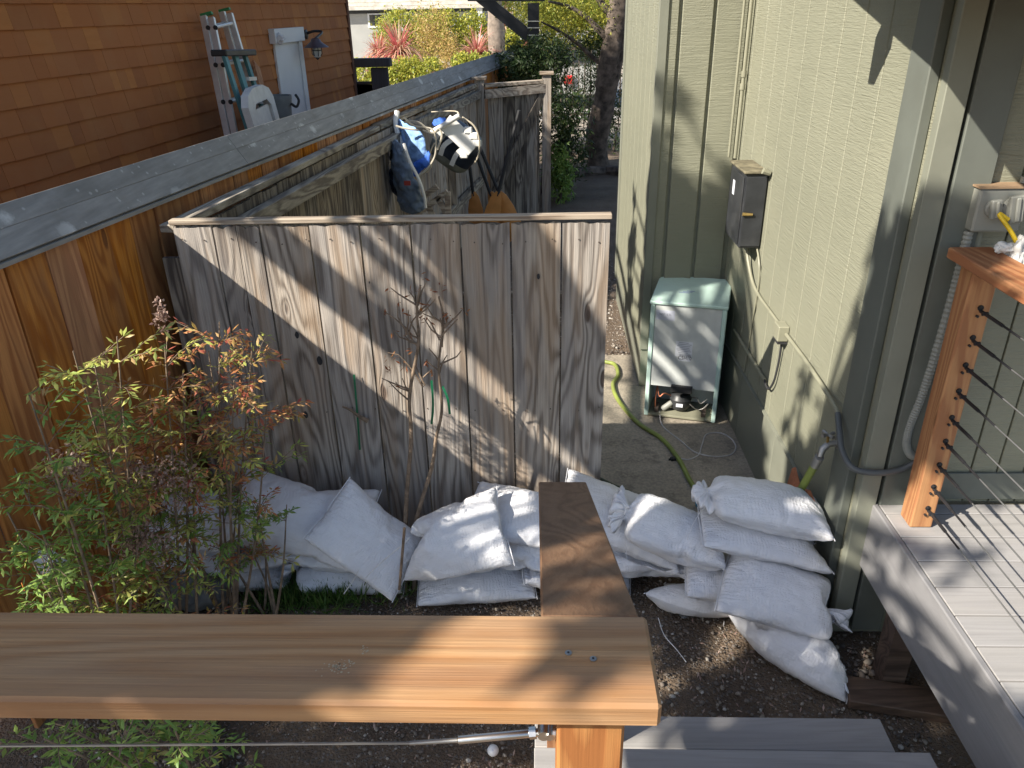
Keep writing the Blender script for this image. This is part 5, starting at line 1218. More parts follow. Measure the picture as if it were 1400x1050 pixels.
# vines and shrubs along the path
for i, (px, py, yd, rx, rz, n_, lb, mt) in enumerate(((770, 185, 11.2, .38, .75, 3600, 'dark bamboo-like shrub right of the far panel', 'leaf_dark'), (700, 92, 11.7, .40, .34, 2400, 'dark leafy shrub spilling over the far fence end', 'leaf_dark'), (742, 84, 11.5, .42, .34, 2600, 'dark green vine on the fence beneath the black post', 'leaf_dark'), (765, 240, 10.9, .22, .42, 1500, 'lower leafy shrub at the foot of the far panel post', 'leaf_green'), (840, 175, 15, .45, .8, 1800, 'dark shrub behind the gnarled trunk', 'leaf_dark'), (805, 110, 16.6, .5, .9, 2400, 'dark bush in front of the iron fence', 'leaf_dark'), (752, 105, 16.2, .35, .9, 2200, 'dark narrow bush before the left part of the iron fence', 'leaf_dark'))):
    c_ = at(px, py, y=yd); t = thing('dark_shrub', lb, 'shrub', (c_.x, yd, 0)); foliage('leaves', [(c_.x, yd, max(c_.z, rz), rx, rx, rz, n_)], .075, M[mt], t, 80 + i, shell=.45, clump=16, droop=.6, aspect=.28)
    m = MB(); m.tube([(c_.x, yd, 0), (c_.x + .05, yd, max(.3, c_.z))], [.03, .015], 6); m.build('stem', M['bark'], t)
# bits glimpsed through the iron fence
c_ = at(775, 95, y=21); vh = thing('white_van', 'white vehicle glimpsed through the iron fence with a red light', 'vehicle', (c_.x, 21, 0))
m = MB(); m.prism([(-.9, 0.35), (-.9, 1.1), (-.7, 1.75), (.8, 1.75), (1.0, 1.1), (1.0, .35)], 0, 3.5, Matrix.Translation((c_.x, 25, 0)) @ Matrix.Rotation(R(90), 4, 'X')); m.build('body', M['far_wall'], vh, bevel=.05)
m = MB(); m.box((c_.x - .6, 21.44, 1.15), (c_.x + .7, 21.49, 1.6)); m.build('rear_window', M['dark_glass'], vh)
c2 = at(777, 109, y=21.4); m = MB(); m.box((c2.x - .12, 21.40, c2.z - .1), (c2.x + .12, 21.49, c2.z + .1)); m.build('tail_light', M['red_paint'], vh)
for dx in (-.65, .65): m = MB(); m.lathe([(.32, -.1), (.32, .1)], Matrix.Translation((c_.x + dx, 21.9, .32)) @ Matrix.Rotation(R(90), 4, 'Y'), 18); m.build('wheel', M['soft_black'], vh)
# a sunny wood closes the view
wd = foliage('distant_trees', [(x_, 46 + 2 * math.sin(x_), 3.2, 3.2, 2, 3.6, 5200) for x_ in range(-26, 22, 4)], .30, M['leaf_hedge'], None, 91, shell=.5, clump=30); tag(wd, 'sunlit distant trees closing the view beyond the street', 'trees', kind='stuff')

# ------------------------------------------------------------------ plants by the sandbags
def compound(rg, base, d, L, n, size, P, Dv):
    """a feathery spray of narrow leaves along a drooping stalk"""
    d = np.array(d, float); d /= np.linalg.norm(d); p = np.array(base, float); pts = [p.copy()]
    for k in range(n):
        p = p + d * L / n; d = d + np.array([0, 0, -.10]) + rg.normal(size=3) * .10; d /= np.linalg.norm(d); pts.append(p.copy())
        s_ = np.cross(d, [0, 0, 1.0]); s_ /= np.linalg.norm(s_) + 1e-6
        for sg in (-1, 1):
            for q in range(2):
                P.append(p + s_ * sg * size * .35 * q); Dv.append(d * .7 + s_ * sg * (.9 - .3 * q) + rg.normal(size=3) * .2)
    P.append(p); Dv.append(d); return pts
def nandina(lb, base, tops, seed, mats, sprays=9, L=.17, size=.036, grp='leafy stems of the shrub on the left', lo=.35):
    rg = np.random.default_rng(seed); t = thing('nandina_shrub', lb, 'shrub', base, group=grp); m = MB(); buckets = {k: ([], []) for k in mats}
    for tp_ in tops:
        b0 = Vector(base) + Vector((rg.uniform(-.04, .04), rg.uniform(-.03, .03), 0)); tp2 = Vector(tp_)
        mid = b0.lerp(tp2, .5) + Vector((rg.uniform(-.03, .03), rg.uniform(-.03, .03), 0)); C = curve_pts([b0, mid, tp2], 8)
        m.tube(C, [.0075 - .005 * i / (len(C) - 1) for i in range(len(C))], 6)
        for k in range(sprays):
            f = lo + (1 - lo) * rg.uniform(0, 1) ** .7; p = C[min(len(C) - 1, int(f * (len(C) - 1)))]; th = rg.uniform(0, 6.28)
            mk = mats[min(len(mats) - 1, int(abs(rg.normal(0, .45)) * len(mats) * .8 + (1 - f) * len(mats) * .8))]
            pts = compound(rg, p, (math.cos(th), math.sin(th), rg.uniform(.2, 1.0)), L * rg.uniform(.6, 1.2), 5, size, *buckets[mk]); m.tube([Vector(v) for v in pts], .0014, 4, cap=False)
    m.build('stems', M['stem'], t, smooth=True)
    for k, (P, Dv) in buckets.items():
        if P:
            P = np.array(P); c = P.mean(0); o = link('leaves', leaves_mesh('leaves', P - c, size, M[k], up=.55, aspect=.27, direc=Dv, seed=seed), t, c); tag(o, kind='stuff')
    return t
def q(px, py, y): return tuple(at(px, py, y=y))
nandina('tallest leafy stems with red and orange leaves before the board panel', (-1.36, 2.55, 0), [q(345, 470, 2.65), q(300, 440, 2.7), q(320, 520, 2.6), q(365, 545, 2.7), q(285, 480, 2.6)], 1, ['leaf_red', 'leaf_red', 'leaf_lime', 'leaf_green'], 19)
nandina('middle stems of the shrub with pink tipped leaves near the fence', (-1.55, 2.5, 0), [q(225, 470, 2.5), q(250, 510, 2.5), q(205, 540, 2.5), q(260, 570, 2.6)], 2, ['leaf_red', 'leaf_red', 'leaf_lime', 'leaf_green'], 19)
nandina('left stems of the shrub with yellow green leaf tips before the brown fence', (-1.68, 2.35, 0), [q(160, 460, 2.35), q(130, 500, 2.3), q(100, 480, 2.3), q(165, 560, 2.4), q(120, 600, 2.3)], 3, ['leaf_lime', 'leaf_lime', 'leaf_green', 'leaf_red'], 18)
nandina('low bushy green part of the shrub at the far left', (-1.60, 2.05, 0), [q(40, 540, 2.1), q(20, 640, 2.1), q(80, 680, 2.1), q(140, 690, 2.2), q(60, 740, 2.0), q(190, 720, 2.3), q(10, 700, 2.0)], 4, ['leaf_green', 'leaf_green', 'leaf_lime'], 18, lo=.2)
nandina('green leafy stems standing before the left sandbags', (-1.42, 2.62, 0), [q(300, 620, 2.65), q(250, 650, 2.6), q(220, 690, 2.5), q(330, 640, 2.7)], 5, ['leaf_lime', 'leaf_green', 'leaf_green'], 7, lo=.3, size=.03)
nandina('dull undergrowth of the shrub just above the handrail', (-1.45, 2.30, 0), [q(150, 760, 2.3), q(210, 770, 2.35), q(100, 790, 2.2), q(260, 740, 2.4), q(180, 700, 2.3)], 6, ['leaf_green', 'leaf_lime', 'leaf_red', 'leaf_green'], 14, lo=.15, size=.032)
nandina('green leaves seen below the handrail at the lower left', (-1.05, 1.72, 0), [q(100, 1000, 1.5), q(180, 990, 1.5), q(240, 1000, 1.55), q(60, 1010, 1.45), q(150, 1030, 1.4)], 7, ['leaf_green', 'leaf_green', 'leaf_lime'], 12, lo=.3)
nandina('small shoot with dark green leaves before the largest sandbag', (-1.18, 2.62, 0), [q(352, 690, 2.72), q(392, 690, 2.74)], 8, ['leaf_green'], 4, L=.10, size=.028, lo=.85)
nandina('small red leaved sprig in front of the left sandbags', (-1.24, 2.68, 0), [q(345, 755, 2.74), q(362, 748, 2.74), q(300, 745, 2.7)], 9, ['leaf_red'], 5, L=.08, size=.022, lo=.8)
rg = np.random.default_rng(9)
for lb, c_, r_, n_ in (('feathery dry seed heads in the middle of the shrub', q(215, 650, 2.4), (.14, .1, .16), 900), ('second spray of dry seed heads lower down in the shrub', q(185, 740, 2.3), (.16, .1, .10), 800), ('dry grey seed heads at the left above the low green leaves', q(95, 640, 2.2), (.10, .08, .10), 500), ('single dry seed head rising above the red leaves', q(217, 430, 2.6), (.03, .03, .07), 160)):
    foliage('seed_head', [(*c_, *r_, n_)], .016, M['seed'], None, int(n_), shell=.9, clump=14, aspect=.5, up=.1); o = bpy.data.objects[[o.name for o in COL.objects if o.name.startswith('seed_head')][-1]]; tag(o, lb, 'seed head', kind='stuff')
# bare sapling with dry orange leaves before the panel
sp_ = thing('bare_sapling', 'bare twiggy sapling with a few dry orange leaves before the board panel', 'sapling', (-.62, 2.92, 0))
yS = 2.98
def S_(px, py, y=yS): return at(px, py, y=y)
m = MB(); P = curve_pts([Vector((-.64, 2.86, 0)), S_(553, 760), S_(556, 680), S_(562, 600), S_(560, 540), S_(572, 470), S_(570, 425), S_(575, 390)], 6); m.tube(P, [.013 - .009 * i / (len(P) - 1) for i in range(len(P))], 8); m.build('stem', M['stem'], sp_, smooth=True)
m = MB(); P = curve_pts([Vector((-.60, 2.88, 0)), S_(568, 720, 2.95), S_(590, 640), S_(596, 600), S_(604, 560), S_(600, 500), S_(606, 440), S_(600, 405)], 6); m.tube(P, [.0105 - .007 * i / (len(P) - 1) for i in range(len(P))], 8); m.build('stem', M['stem'], sp_, smooth=True)
LP = []; LD = []; m = MB(); rs = random.Random(4)
for a_, n_ in (((572, 470), 5), ((560, 540), 4), ((606, 440), 5), ((600, 500), 4), ((570, 425), 6), ((603, 470), 4), ((556, 450), 4), ((580, 520), 3)):
    for k in range(n_):
        p = S_(a_[0] + rs.uniform(-2, 2), a_[1] + rs.uniform(-10, 10)); d_ = Vector((rs.uniform(-1, 1), rs.uniform(-.5, .4), rs.uniform(.2, 1.2))).normalized(); e = p + d_ * rs.uniform(.03, .09); g_ = e + (d_ + Vector((rs.uniform(-.6, .6), 0, .3))).normalized() * rs.uniform(.02, .06)
        m.tube([p, e, g_], [.0045, .0032, .002], 5)
        if rs.random() < .55:
            for _ in range(3): LP.append(tuple(g_ + Vector((rs.uniform(-.01, .01), 0, rs.uniform(-.02, .01))))); LD.append((rs.uniform(-1, 1), 0, rs.uniform(-.8, .3)))
for (px, py) in ((578, 378), (590, 400), (573, 398), (560, 480), (545, 490), (530, 500), (533, 488), (538, 505), (612, 430), (617, 440), (552, 425), (606, 395)):
    for _ in range(3): LP.append(tuple(S_(px + rs.uniform(-5, 5), py + rs.uniform(-5, 5)))); LD.append((rs.uniform(-1, 1), 0, rs.uniform(-.6, .4)))
m.tube([S_(560, 500), S_(545, 485), S_(530, 482)], .0018, 5); m.build('twigs', M['stem'], sp_)
LP = np.array(LP); c = LP.mean(0); link('dry_leaves', leaves_mesh('dry_leaves', LP - c, .028, M['leaf_dry'], direc=LD, seed=3, aspect=.3), sp_, c)
for i, (a_, b_, c__, lb) in enumerate((((590, 520), (592, 555), (590, 580), 'green plant tape ribbon hanging on the sapling, the long left one'), ((605, 528), (612, 545), (615, 566), 'green plant tape ribbon hanging on the sapling, the short right one'), ((484, 512), (488, 560), (492, 615), 'dark green tape strip hanging on the shaded boards'))):
    yR = yS if i < 2 else PY - .02; P = curve_pts([at(*a_, y=yR), at(*b_, y=yR - .01), at(*c__, y=yR)], 4); m = MB()
    for p0_, p1_ in zip(P[:-1], P[1:]): m.bar(p0_, p1_, .010 if i < 2 else .009, .0012, up=(.3, -1, 0))
    tag(m.build('plant_tape', M['ribbon']), lb, 'ribbon')
# stake beside the sapling and grass tufts
m = MB(); m.tube([at(546, 806, y=2.60), at(553, 722, y=2.58)], .006, 7); m.build('cut_stem', M['stem'], sp_)
def tuft(lb, c_, r_, n_, h, seed):
    rg = np.random.default_rng(seed); P = np.stack([rg.normal(c_[0], r_[0], n_), rg.normal(c_[1], r_[1], n_), np.full(n_, .0)], 1); D = rg.normal(size=(n_, 3)) * .45 + [0, 0, 1.1]
    cc = P.mean(0); o = link('grass_tuft', leaves_mesh('grass_tuft', P - cc, h, M['grass'], up=0, aspect=.07, droop=0, direc=D, seed=seed), None, cc); tag(o, lb, 'grass', kind='stuff')
c_ = at(445, 820, z=0); tuft('green grass tuft at the foot of the left sandbags', (c_.x, c_.y, 0), (.10, .05), 900, .09, 3)
c_ = at(385, 822, z=0); tuft('paler grass tuft at the foot of the leafy stems', (c_.x, c_.y, 0), (.08, .05), 600, .08, 4)
c_ = at(535, 800, z=0); tuft('small dark weeds between the two sandbag piles', (c_.x, c_.y, 0), (.07, .06), 500, .07, 5)

# ------------------------------------------------------------------ sandbags: every bag is inflated and settled as cloth on the ones below it
def bag_shape(kind, L, Wd, NX, NY, seed, tie=0.82):
    rs = random.Random(seed); V = []; Fs = []; UV = []; g = {}
    for s in (0, 1):
        for i in range(NX + 1):
            for j in range(NY + 1):
                edge = i in (0, NX) or j in (0, NY)
                if s and edge: g[s, i, j] = g[0, i, j]; continue
                u = i / NX; w = 1.0
                if kind != 'sewn':
                    t = (u - tie) / .07; w = 1 - .84 * math.exp(-t * t)
                    if u > tie: w = .16 + .62 * ((u - tie) / (1 - tie)) ** .6
                x = (u - .5) * L; y = (j / NY - .5) * Wd * w
                z = 0.0 if edge else (1 if s == 0 else -1) * (.01 + rs.uniform(-.002, .002) + .045 * w * math.sin(math.pi * u) ** .6 * math.sin(math.pi * j / NY) ** .6)
                if kind != 'sewn' and u > tie: z += .035 * (u - tie) / (1 - tie) * math.sin(j * 1.9 + seed) * (.6 + .4 * rs.random())
                g[s, i, j] = len(V); V.append((x, y, z)); UV.append((u, j / NY + s))
    for s in (0, 1):
        for i in range(NX):
            for j in range(NY):
                q = (g[s, i, j], g[s, i+1, j], g[s, i+1, j+1], g[s, i, j+1])
                Fs.append(q[::-1] if s else q)
    me = bpy.data.meshes.new('sandbag'); me.from_pydata(V, [], Fs)
    uvl = me.uv_layers.new(name='UVMap')
    lu = np.array([UV[l.vertex_index] for l in me.loops]); uvl.data.foreach_set('uv', lu.ravel())
    pin = [k for k, v in enumerate(V) if abs(v[0] / L + .5 - tie) < .6 / NX] if kind != 'sewn' else []
    seam = [g[0, 0, j] for j in range(NY + 1)]; end = [g[0, NX, j] for j in range(NY + 1)]
    neck = [g[0, round(tie * NX), j] for j in range(NY + 1)] + [g[1, round(tie * NX), j] for j in range(1, NY)][::-1] if kind != 'sewn' else []
    return me, pin, seam, end, neck

bag_done = []
def add_collider(verts, faces):
    me = bpy.data.meshes.new('c'); me.from_pydata(verts, [], faces); o = bpy.data.objects.new('temporary_collider', me); COL.objects.link(o)
    m_ = o.modifiers.new('c', 'COLLISION'); o.collision.thickness_outer = .006; o.collision.cloth_friction = 30; return o
def boxc(a, b):
    m = MB(); m.box(a, b); return add_collider(m.v, m.f)
temp_col = [boxc((-3, 1.5, -.3), (3, 4, 0.0)), boxc((-2.2, PY + .0, -.1), (.30, PY + .3, 1.6)), boxc((1.316, 1.5, .40), (1.6, 2.59, .7)), boxc((1.25, 2.6, -.1), (1.5, 5, 1.5))]
FR = 26
def sandbag(c, rot, L, Wd, kind, press, label, seed, sag=1.5, tie=.82, frames=FR, group='white sandbags stacked against the board panel'):
    me, pin, seam, end, neck = bag_shape(kind, L, Wd, 38, 26, seed, tie)
    E = Euler([R(a) for a in rot]); Mx = Matrix.Translation(Vector(c)) @ E.to_matrix().to_4x4()
    me.transform(Mx)
    o = bpy.data.objects.new('sandbag', me); COL.objects.link(o)
    pin = []
    if pin:
        vg = o.vertex_groups.new(name='pin'); vg.add(pin, 1.0, 'REPLACE')
    md = o.modifiers.new('c', 'CLOTH'); s_ = md.settings
    s_.quality = 5; s_.mass = .15; s_.tension_stiffness = 45; s_.compression_stiffness = 45; s_.shear_stiffness = 12; s_.bending_stiffness = .25
    s_.tension_damping = 12; s_.compression_damping = 12; s_.shear_damping = 12; s_.bending_damping = .5
    s_.use_pressure = True; s_.use_pressure_volume = True; s_.target_volume = L * Wd * .068 * press / 3.0; s_.pressure_factor = 2; s_.uniform_pressure_force = 1; s_.air_damping = 4
    s_.effector_weights.gravity = sag / 9.8
    if pin:
        s_.vertex_group_mass = 'pin'; s_.pin_stiffness = 2
    cs = md.collision_settings; cs.use_collision = True; cs.distance_min = .005; cs.collision_quality = 2; cs.use_self_collision = False
    md.point_cache.frame_end = frames
    for f in range(1, frames + 1): SC.frame_set(f)
    ev = o.evaluated_get(bpy.context.evaluated_depsgraph_get()); me2 = bpy.data.meshes.new_from_object(ev)
    bpy.data.objects.remove(o)
    SC.frame_set(1)
    # as a collider for the next ones
    cv = [v.co[:] for v in me2.vertices]; cf = [tuple(p.vertices) for p in me2.polygons]
    temp_col.append(add_collider(cv, cf))
    a = np.array(cv); lo, hi = a.min(0), a.max(0); org = Vector(((lo[0] + hi[0]) / 2, (lo[1] + hi[1]) / 2, lo[2]))
    root = thing('sandbag', label, 'sandbag', org, group=group)
    me2.transform(Matrix.Translation(-org)); me2.materials.clear(); me2.materials.append(M['bag']); me2.polygons.foreach_set('use_smooth', [True] * len(me2.polygons))
    fab = bpy.data.objects.new('fabric', me2); COL.objects.link(fab); fab.parent = root
    sb = fab.modifiers.new('s', 'SUBSURF'); sb.levels = 1; sb.render_levels = 1
    tx = bpy.data.textures.get('wrinkle') or bpy.data.textures.new('wrinkle', 'CLOUDS'); tx.noise_scale = .045; tx.noise_depth = 2
    dm = fab.modifiers.new('d', 'DISPLACE'); dm.texture = tx; dm.strength = .009; dm.mid_level = .5; dm.texture_coords = 'GLOBAL'
    # stitched seam at the sewn end, tie string round the neck
    V = [Vector(cv[k]) for k in seam]
    m = MB(); m.tube(V, .0026, 5); so = m.build('seam', M['bag'], root, smooth=True)
    if kind == 'sewn':
        m = MB(); m.tube([Vector(cv[k]) for k in end], .0026, 5); m.build('seam', M['bag'], root, smooth=True)
    else:
        P = [Vector(cv[k]) for k in neck]; cc = sum(P, Vector()) / len(P); rr = max(.012, min(.05, sum((p - cc).length for p in P) / len(P)))
        ax = (E.to_matrix() @ Vector((1, 0, 0))); a_ = ax.orthogonal().normalized(); b_ = ax.cross(a_)
        ring = [cc + (a_ * math.cos(t) + b_ * math.sin(t)) * (rr * 1.05) + ax * .003 * math.sin(3 * t) for t in [k * 6.2832 / 14 for k in range(29)]]
        rs = random.Random(seed + 9); e = ring[-1]; tail = [e]
        dr = Vector((rs.uniform(-.4, .4), -.7, 0)).normalized()
        for k in range(9):
            e = e + (dr * .018 + Vector((rs.uniform(-.006, .006), 0, -.012))); e.z = max(e.z, .006); tail.append(e.copy())
        m = MB(); m.tube(ring, .0022, 5); m.tube(tail, .0015, 5); m.build('tie_string', M['bag_string'], root, smooth=True)
    bag_done.append(root); return root
B = sandbag
# left pile, bottom to top
B((-1.50, 2.99, .08), (0, 0, 3), .60, .38, 'sewn', 3.0, 'flat sandbag at the bottom left of the left pile, partly behind the stems', 1)
B((-.97, 2.98, .08), (0, 0, 182), .64, .38, 'tied', 3.0, 'bottom sandbag of the left pile with its tied end towards the grass tuft', 2, tie=.88)
B((-1.74, 3.01, .24), (0, 0, -8), .56, .38, 'sewn', 3.0, 'left pile sandbag half hidden behind the thick of the leafy shrub, middle layer', 3)
B((-1.10, 3.00, .24), (0, 0, -2), .66, .38, 'sewn', 3.2, 'ribbed sandbag in the middle of the left pile under the large slumped one', 4)
B((-1.62, 3.03, .38), (6, 10, 10), .62, .42, 'tied', 3.4, 'topmost far left sandbag with a crumpled tied end behind the stems', 5, tie=.86)
B((-1.14, 2.99, .42), (20, 12, -5), .72, .48, 'sewn', 4.2, 'largest sandbag on top of the left pile with leaves hanging before it', 6)
B((-.80, 2.88, .36), (40, 30, -12), .50, .36, 'sewn', 4.2, 'pointed sandbag leaning at the right end of the left pile, one corner up', 7)
# middle pile
B((-.31, 2.93, .08), (0, 0, 6), .56, .40, 'sewn', 3.4, 'bottom left sandbag of the middle pile, corner pointing to the bare sapling', 8)
B((.12, 2.94, .08), (0, 0, 176), .60, .40, 'sewn', 3.2, 'bottom right sandbag of the middle pile, running behind the brown handrail', 9)
B((-.16, 2.97, .24), (0, 0, -3), .66, .40, 'sewn', 3.4, 'middle layer sandbag of the middle pile with a sunlit end', 10)
B((.42, 3.00, .24), (0, 0, 6), .54, .38, 'sewn', 3.0, 'sandbag mostly hidden behind the brown stair handrail', 11)
B((-.04, 3.02, .38), (12, 4, -6), .62, .42, 'sewn', 4.0, 'sunlit ribbed sandbag on top of the middle pile beside the handrail', 12)
B((-.37, 2.86, .36), (34, -34, 8), .56, .42, 'sewn', 4.4, 'sandbag standing on its corner at the upper left of the middle pile', 13)
B((.37, 3.00, .38), (12, 10, -10), .60, .42, 'sewn', 3.8, 'smooth sandbag sloping down just right of the brown handrail', 14)
# right pile
B((.74, 2.83, .08), (0, 0, -4), .58, .36, 'sewn', 3.2, 'long bottom sandbag under the ruffled one, tie strings hanging down', 15)
B((1.10, 2.57, .08), (0, 0, -19), .60, .40, 'sewn', 3.8, 'bottom right sandbag with its corner stuck out towards the brown plank', 16)
B((.50, 2.92, .22), (0, 0, -2), .50, .36, 'sewn', 3.2, 'middle left sandbag of the right pile, sagging in front of the hose', 17)
B((.86, 2.76, .23), (0, 4, -8), .44, .36, 'sewn', 3.4, 'small sandbag wedged in the middle of the right pile', 18)
B((1.05, 2.61, .26), (4, 0, -4), .60, .38, 'tied', 3.8, 'right pile sandbag with a gathered ruffle at its right end by the deck', 19, tie=.88)
B((.56, 2.86, .38), (10, -12, 168), .60, .38, 'tied', 3.8, 'sandbag with a big sunlit ruffled white end in the right pile', 20, tie=.86)
B((.99, 2.76, .44), (4, 8, -10), .56, .36, 'sewn', 4.0, 'ribbed sandbag sloping under the topmost one of the right pile', 21)
B((1.0, 2.83, .60), (8, -6, 174), .62, .40, 'tied', 4.4, 'topmost sandbag of the right pile with its tied end up at the left', 22, tie=.89)
for o in temp_col: bpy.data.objects.remove(o)

# ------------------------------------------------------------------ unseen trees left and behind, leaf clumps placed along sun rays to cast shade
def back(p, t): return Vector(p) - SUN * t
CLUMPS = []
def shade(p, t, r, n, flat=.6):
    c = back(p, t); CLUMPS.append((c.x, c.y, c.z, r, r, r * flat, n))
shade(at(500, 420, y=3.25), 7, 0.09, 16)
shade(at(795, 480, y=3.25), 7, 0.13, 33)
shade(at(905, 320, y=5.05), 7, 0.22, 255)
shade(at(960, 330, y=5.05), 7, 0.22, 255)
shade(at(930, 390, y=5.05), 7, 0.22, 255)
shade(at(885, 230, y=5.05), 7, 0.1, 52)
shade(at(980, 275, y=5.05), 7, 0.1, 52)
shade(at(925, 250, y=5.05), 7, 0.07, 24)
shade(at(890, 190, y=5.05), 7, 0.04, 22)
shade(at(920, 130, y=5.05), 7, 0.04, 22)
shade(at(860, 350, x=0.72), 7, 0.15, 72)
shade(at(855, 420, x=0.72), 7, 0.15, 72)
shade(at(1225, 380, x=1.25), 7, 0.1, 42)
shade(at(1210, 440, x=1.25), 7, 0.12, 58)
shade(at(1190, 510, x=1.25), 7, 0.13, 68)
shade(at(1165, 590, x=1.25), 7, 0.14, 81)
shade(at(1130, 560, x=1.25), 7, 0.06, 21)
shade(at(1100, 520, x=1.25), 7, 0.05, 21)
shade(at(1120, 640, x=1.25), 7, 0.12, 58)
shade(at(1265, 370, y=2.6), 7, 0.1, 42)
shade(at(1250, 440, y=2.6), 7, 0.12, 58)
shade(at(1235, 520, y=2.6), 7, 0.13, 68)
shade(at(1225, 600, y=2.6), 7, 0.13, 68)
shade(at(1300, 480, y=2.6), 7, 0.12, 58)
shade(at(1340, 560, y=2.6), 7, 0.14, 81)
shade(at(1380, 470, y=2.6), 7, 0.12, 58)
shade(at(1280, 640, y=2.6), 7, 0.12, 58)
shade(at(1290, 770, z=0.7), 7, 0.1, 20)
shade(at(1240, 735, z=0.7), 7, 0.06, 10)
shade(at(1210, 850, x=1.316), 7, 0.1, 20)
shade(at(1240, 940, x=1.316), 7, 0.12, 28)
shade(at(1290, 1000, x=1.316), 7, 0.14, 39)
shade(at(1200, 770, x=1.316), 7, 0.06, 10)
shade(at(920, 880, z=0), 7, 0.18, 96)
shade(at(1010, 930, z=0), 7, 0.2, 120)
shade(at(1100, 960, z=0), 7, 0.22, 144)
shade(at(1200, 960, z=0), 7, 0.2, 120)
shade(at(960, 960, z=0), 7, 0.15, 67)
shade(at(1150, 1030, z=0), 7, 0.3, 270)
shade(at(400, 1010, z=0), 7, 0.3, 270)
shade(at(560, 1000, z=0), 7, 0.3, 270)
shade(at(700, 1000, z=0), 7, 0.25, 187)
shade(at(250, 1000, z=0), 7, 0.3, 270)
shade(at(640, 860, z=0), 7, 0.3, 270)
shade(at(450, 850, z=0), 7, 0.2, 120)
shade(at(930, 1000, z=0.2), 7, 0.12, 28)
shade(at(1050, 1000, z=0.2), 7, 0.14, 39)
shade(at(1160, 1000, z=0.2), 7, 0.12, 28)
shade(at(780, 720, y=1.3), 7, 0.06, 10)
shade(at(790, 790, y=1.3), 7, 0.07, 12)
shade(at(940, 800, y=2.75), 7, 0.12, 28)
shade(at(1050, 760, y=2.75), 7, 0.1, 20)
shade(at(1110, 730, y=2.75), 7, 0.08, 12)
shade(at(1070, 835, y=2.75), 7, 0.13, 33)
shade(at(1130, 880, y=2.75), 7, 0.1, 20)
shade(at(900, 830, y=2.75), 7, 0.12, 28)
shade(at(1000, 760, y=2.75), 7, 0.07, 10)
shade(at(640, 760, y=2.75), 7, 0.12, 28)
shade(at(700, 800, y=2.75), 7, 0.12, 28)
shade(at(600, 740, y=2.75), 7, 0.09, 16)
shade(at(860, 790, y=2.75), 7, 0.1, 20)
shade(at(1130, 790, y=2.75), 7, 0.08, 12)
shade(at(950, 520, y=4.55), 7, 0.05, 10)
shade(at(800, 290, z=0), 9, 0.6, 648)
shade(at(800, 230, z=0), 9, 0.9, 1458)
shade(at(840, 330, z=0), 9, 0.35, 219)
shade((-.4, 9.9, 1.0), 9, .75, 900)
shade((.5, 12.5, 1.2), 9, 1.1, 1500)
shade((1.0, 13.0, 1.6), 9, .8, 900)
shade((-1.2, 8.2, .8), 9, .5, 500)
shade(at(870, 400, y=5.05), 7, 0.2, 180)
shade(at(930, 440, y=5.05), 7, 0.2, 180)
shade(at(1000, 330, y=5.05), 7, 0.1, 45)
shade(at(20, 870, z=1.74), 4, 0.06, 19)
shade(at(90, 860, z=1.74), 4, 0.05, 13)
shade(at(60, 915, z=1.74), 4, 0.05, 13)
shade(at(150, 880, z=1.74), 4, 0.05, 13)
shade(at(215, 868, z=1.74), 4, 0.05, 13)
shade(at(180, 925, z=1.74), 4, 0.04, 8)
shade(at(260, 890, z=1.74), 4, 0.05, 13)
shade(at(310, 862, z=1.74), 4, 0.04, 8)
shade(at(345, 885, z=1.74), 4, 0.035, 8)
shade(at(110, 940, z=1.74), 4, 0.04, 8)
shade(at(290, 925, z=1.74), 4, 0.03, 8)
shade(at(250, 945, z=1.74), 4, 0.03, 8)
shade(at(385, 868, z=1.74), 4, 0.03, 8)
shade(at(400, 900, z=1.74), 4, 0.015, 8)
shade(at(20, 940, z=1.74), 4, 0.04, 8)
shade(at(850, 845, z=1.74), 4, 0.03, 8)
shade(at(560, 845, z=1.74), 4, 0.015, 8)
shade(at(860, 900, z=1.74), 4, 0.015, 8)
shade(at(340, 930, z=1.74), 4, 0.015, 8)
shade(at(60, 720, y=2.1), 6, 0.08, 16)
shade(at(240, 690, y=2.5), 6, 0.08, 16)
shade(at(30, 600, y=2.1), 6, 0.06, 9)
shade(at(180, 760, y=2.3), 6, 0.07, 12)
shade(at(800, 200, z=0), 8, 1.2, 2160)
shade(at(770, 330, z=0), 8, 0.5, 375)
shade(at(800, 400, z=0), 8, 0.4, 240)
shade(at(850, 250, z=0), 8, 0.6, 540)
shade(at(60, 1010, z=0), 6, .28, 330)
shade(at(160, 1000, z=0), 6, .25, 260)
shade(at(120, 900, z=0), 6, .3, 280)
shade(at(1095, 722, y=2.8), 5, 0.11, 45)
shade(at(1010, 745, y=2.8), 5, 0.07, 18)
shade(at(1100, 790, y=2.8), 5, 0.1, 38)
shade(at(1050, 700, y=2.8), 5, 0.05, 9)
shade(at(980, 790, y=2.8), 5, 0.08, 24)
shade(at(1150, 760, y=2.8), 5, 0.06, 13)
shade(at(1100, 870, y=2.5), 5, 0.1, 38)
shade(at(1060, 850, y=2.5), 5, 0.07, 18)
shade(at(1160, 880, y=2.5), 5, 0.05, 9)
shade(at(620, 745, y=2.85), 5, 0.1, 38)
shade(at(660, 780, y=2.85), 5, 0.08, 24)
shade(at(600, 800, y=2.85), 5, 0.1, 38)
shade(at(700, 800, y=2.85), 5, 0.08, 24)
shade(at(600, 700, y=2.85), 5, 0.05, 9)
shade(at(700, 440, y=3.25), 7, 0.08, 19)
shade(at(745, 470, y=3.25), 7, 0.08, 19)
shade(at(650, 330, y=3.25), 7, 0.03, 2)
shade(at(1345, 330, y=2.6), 6, 0.1, 45)
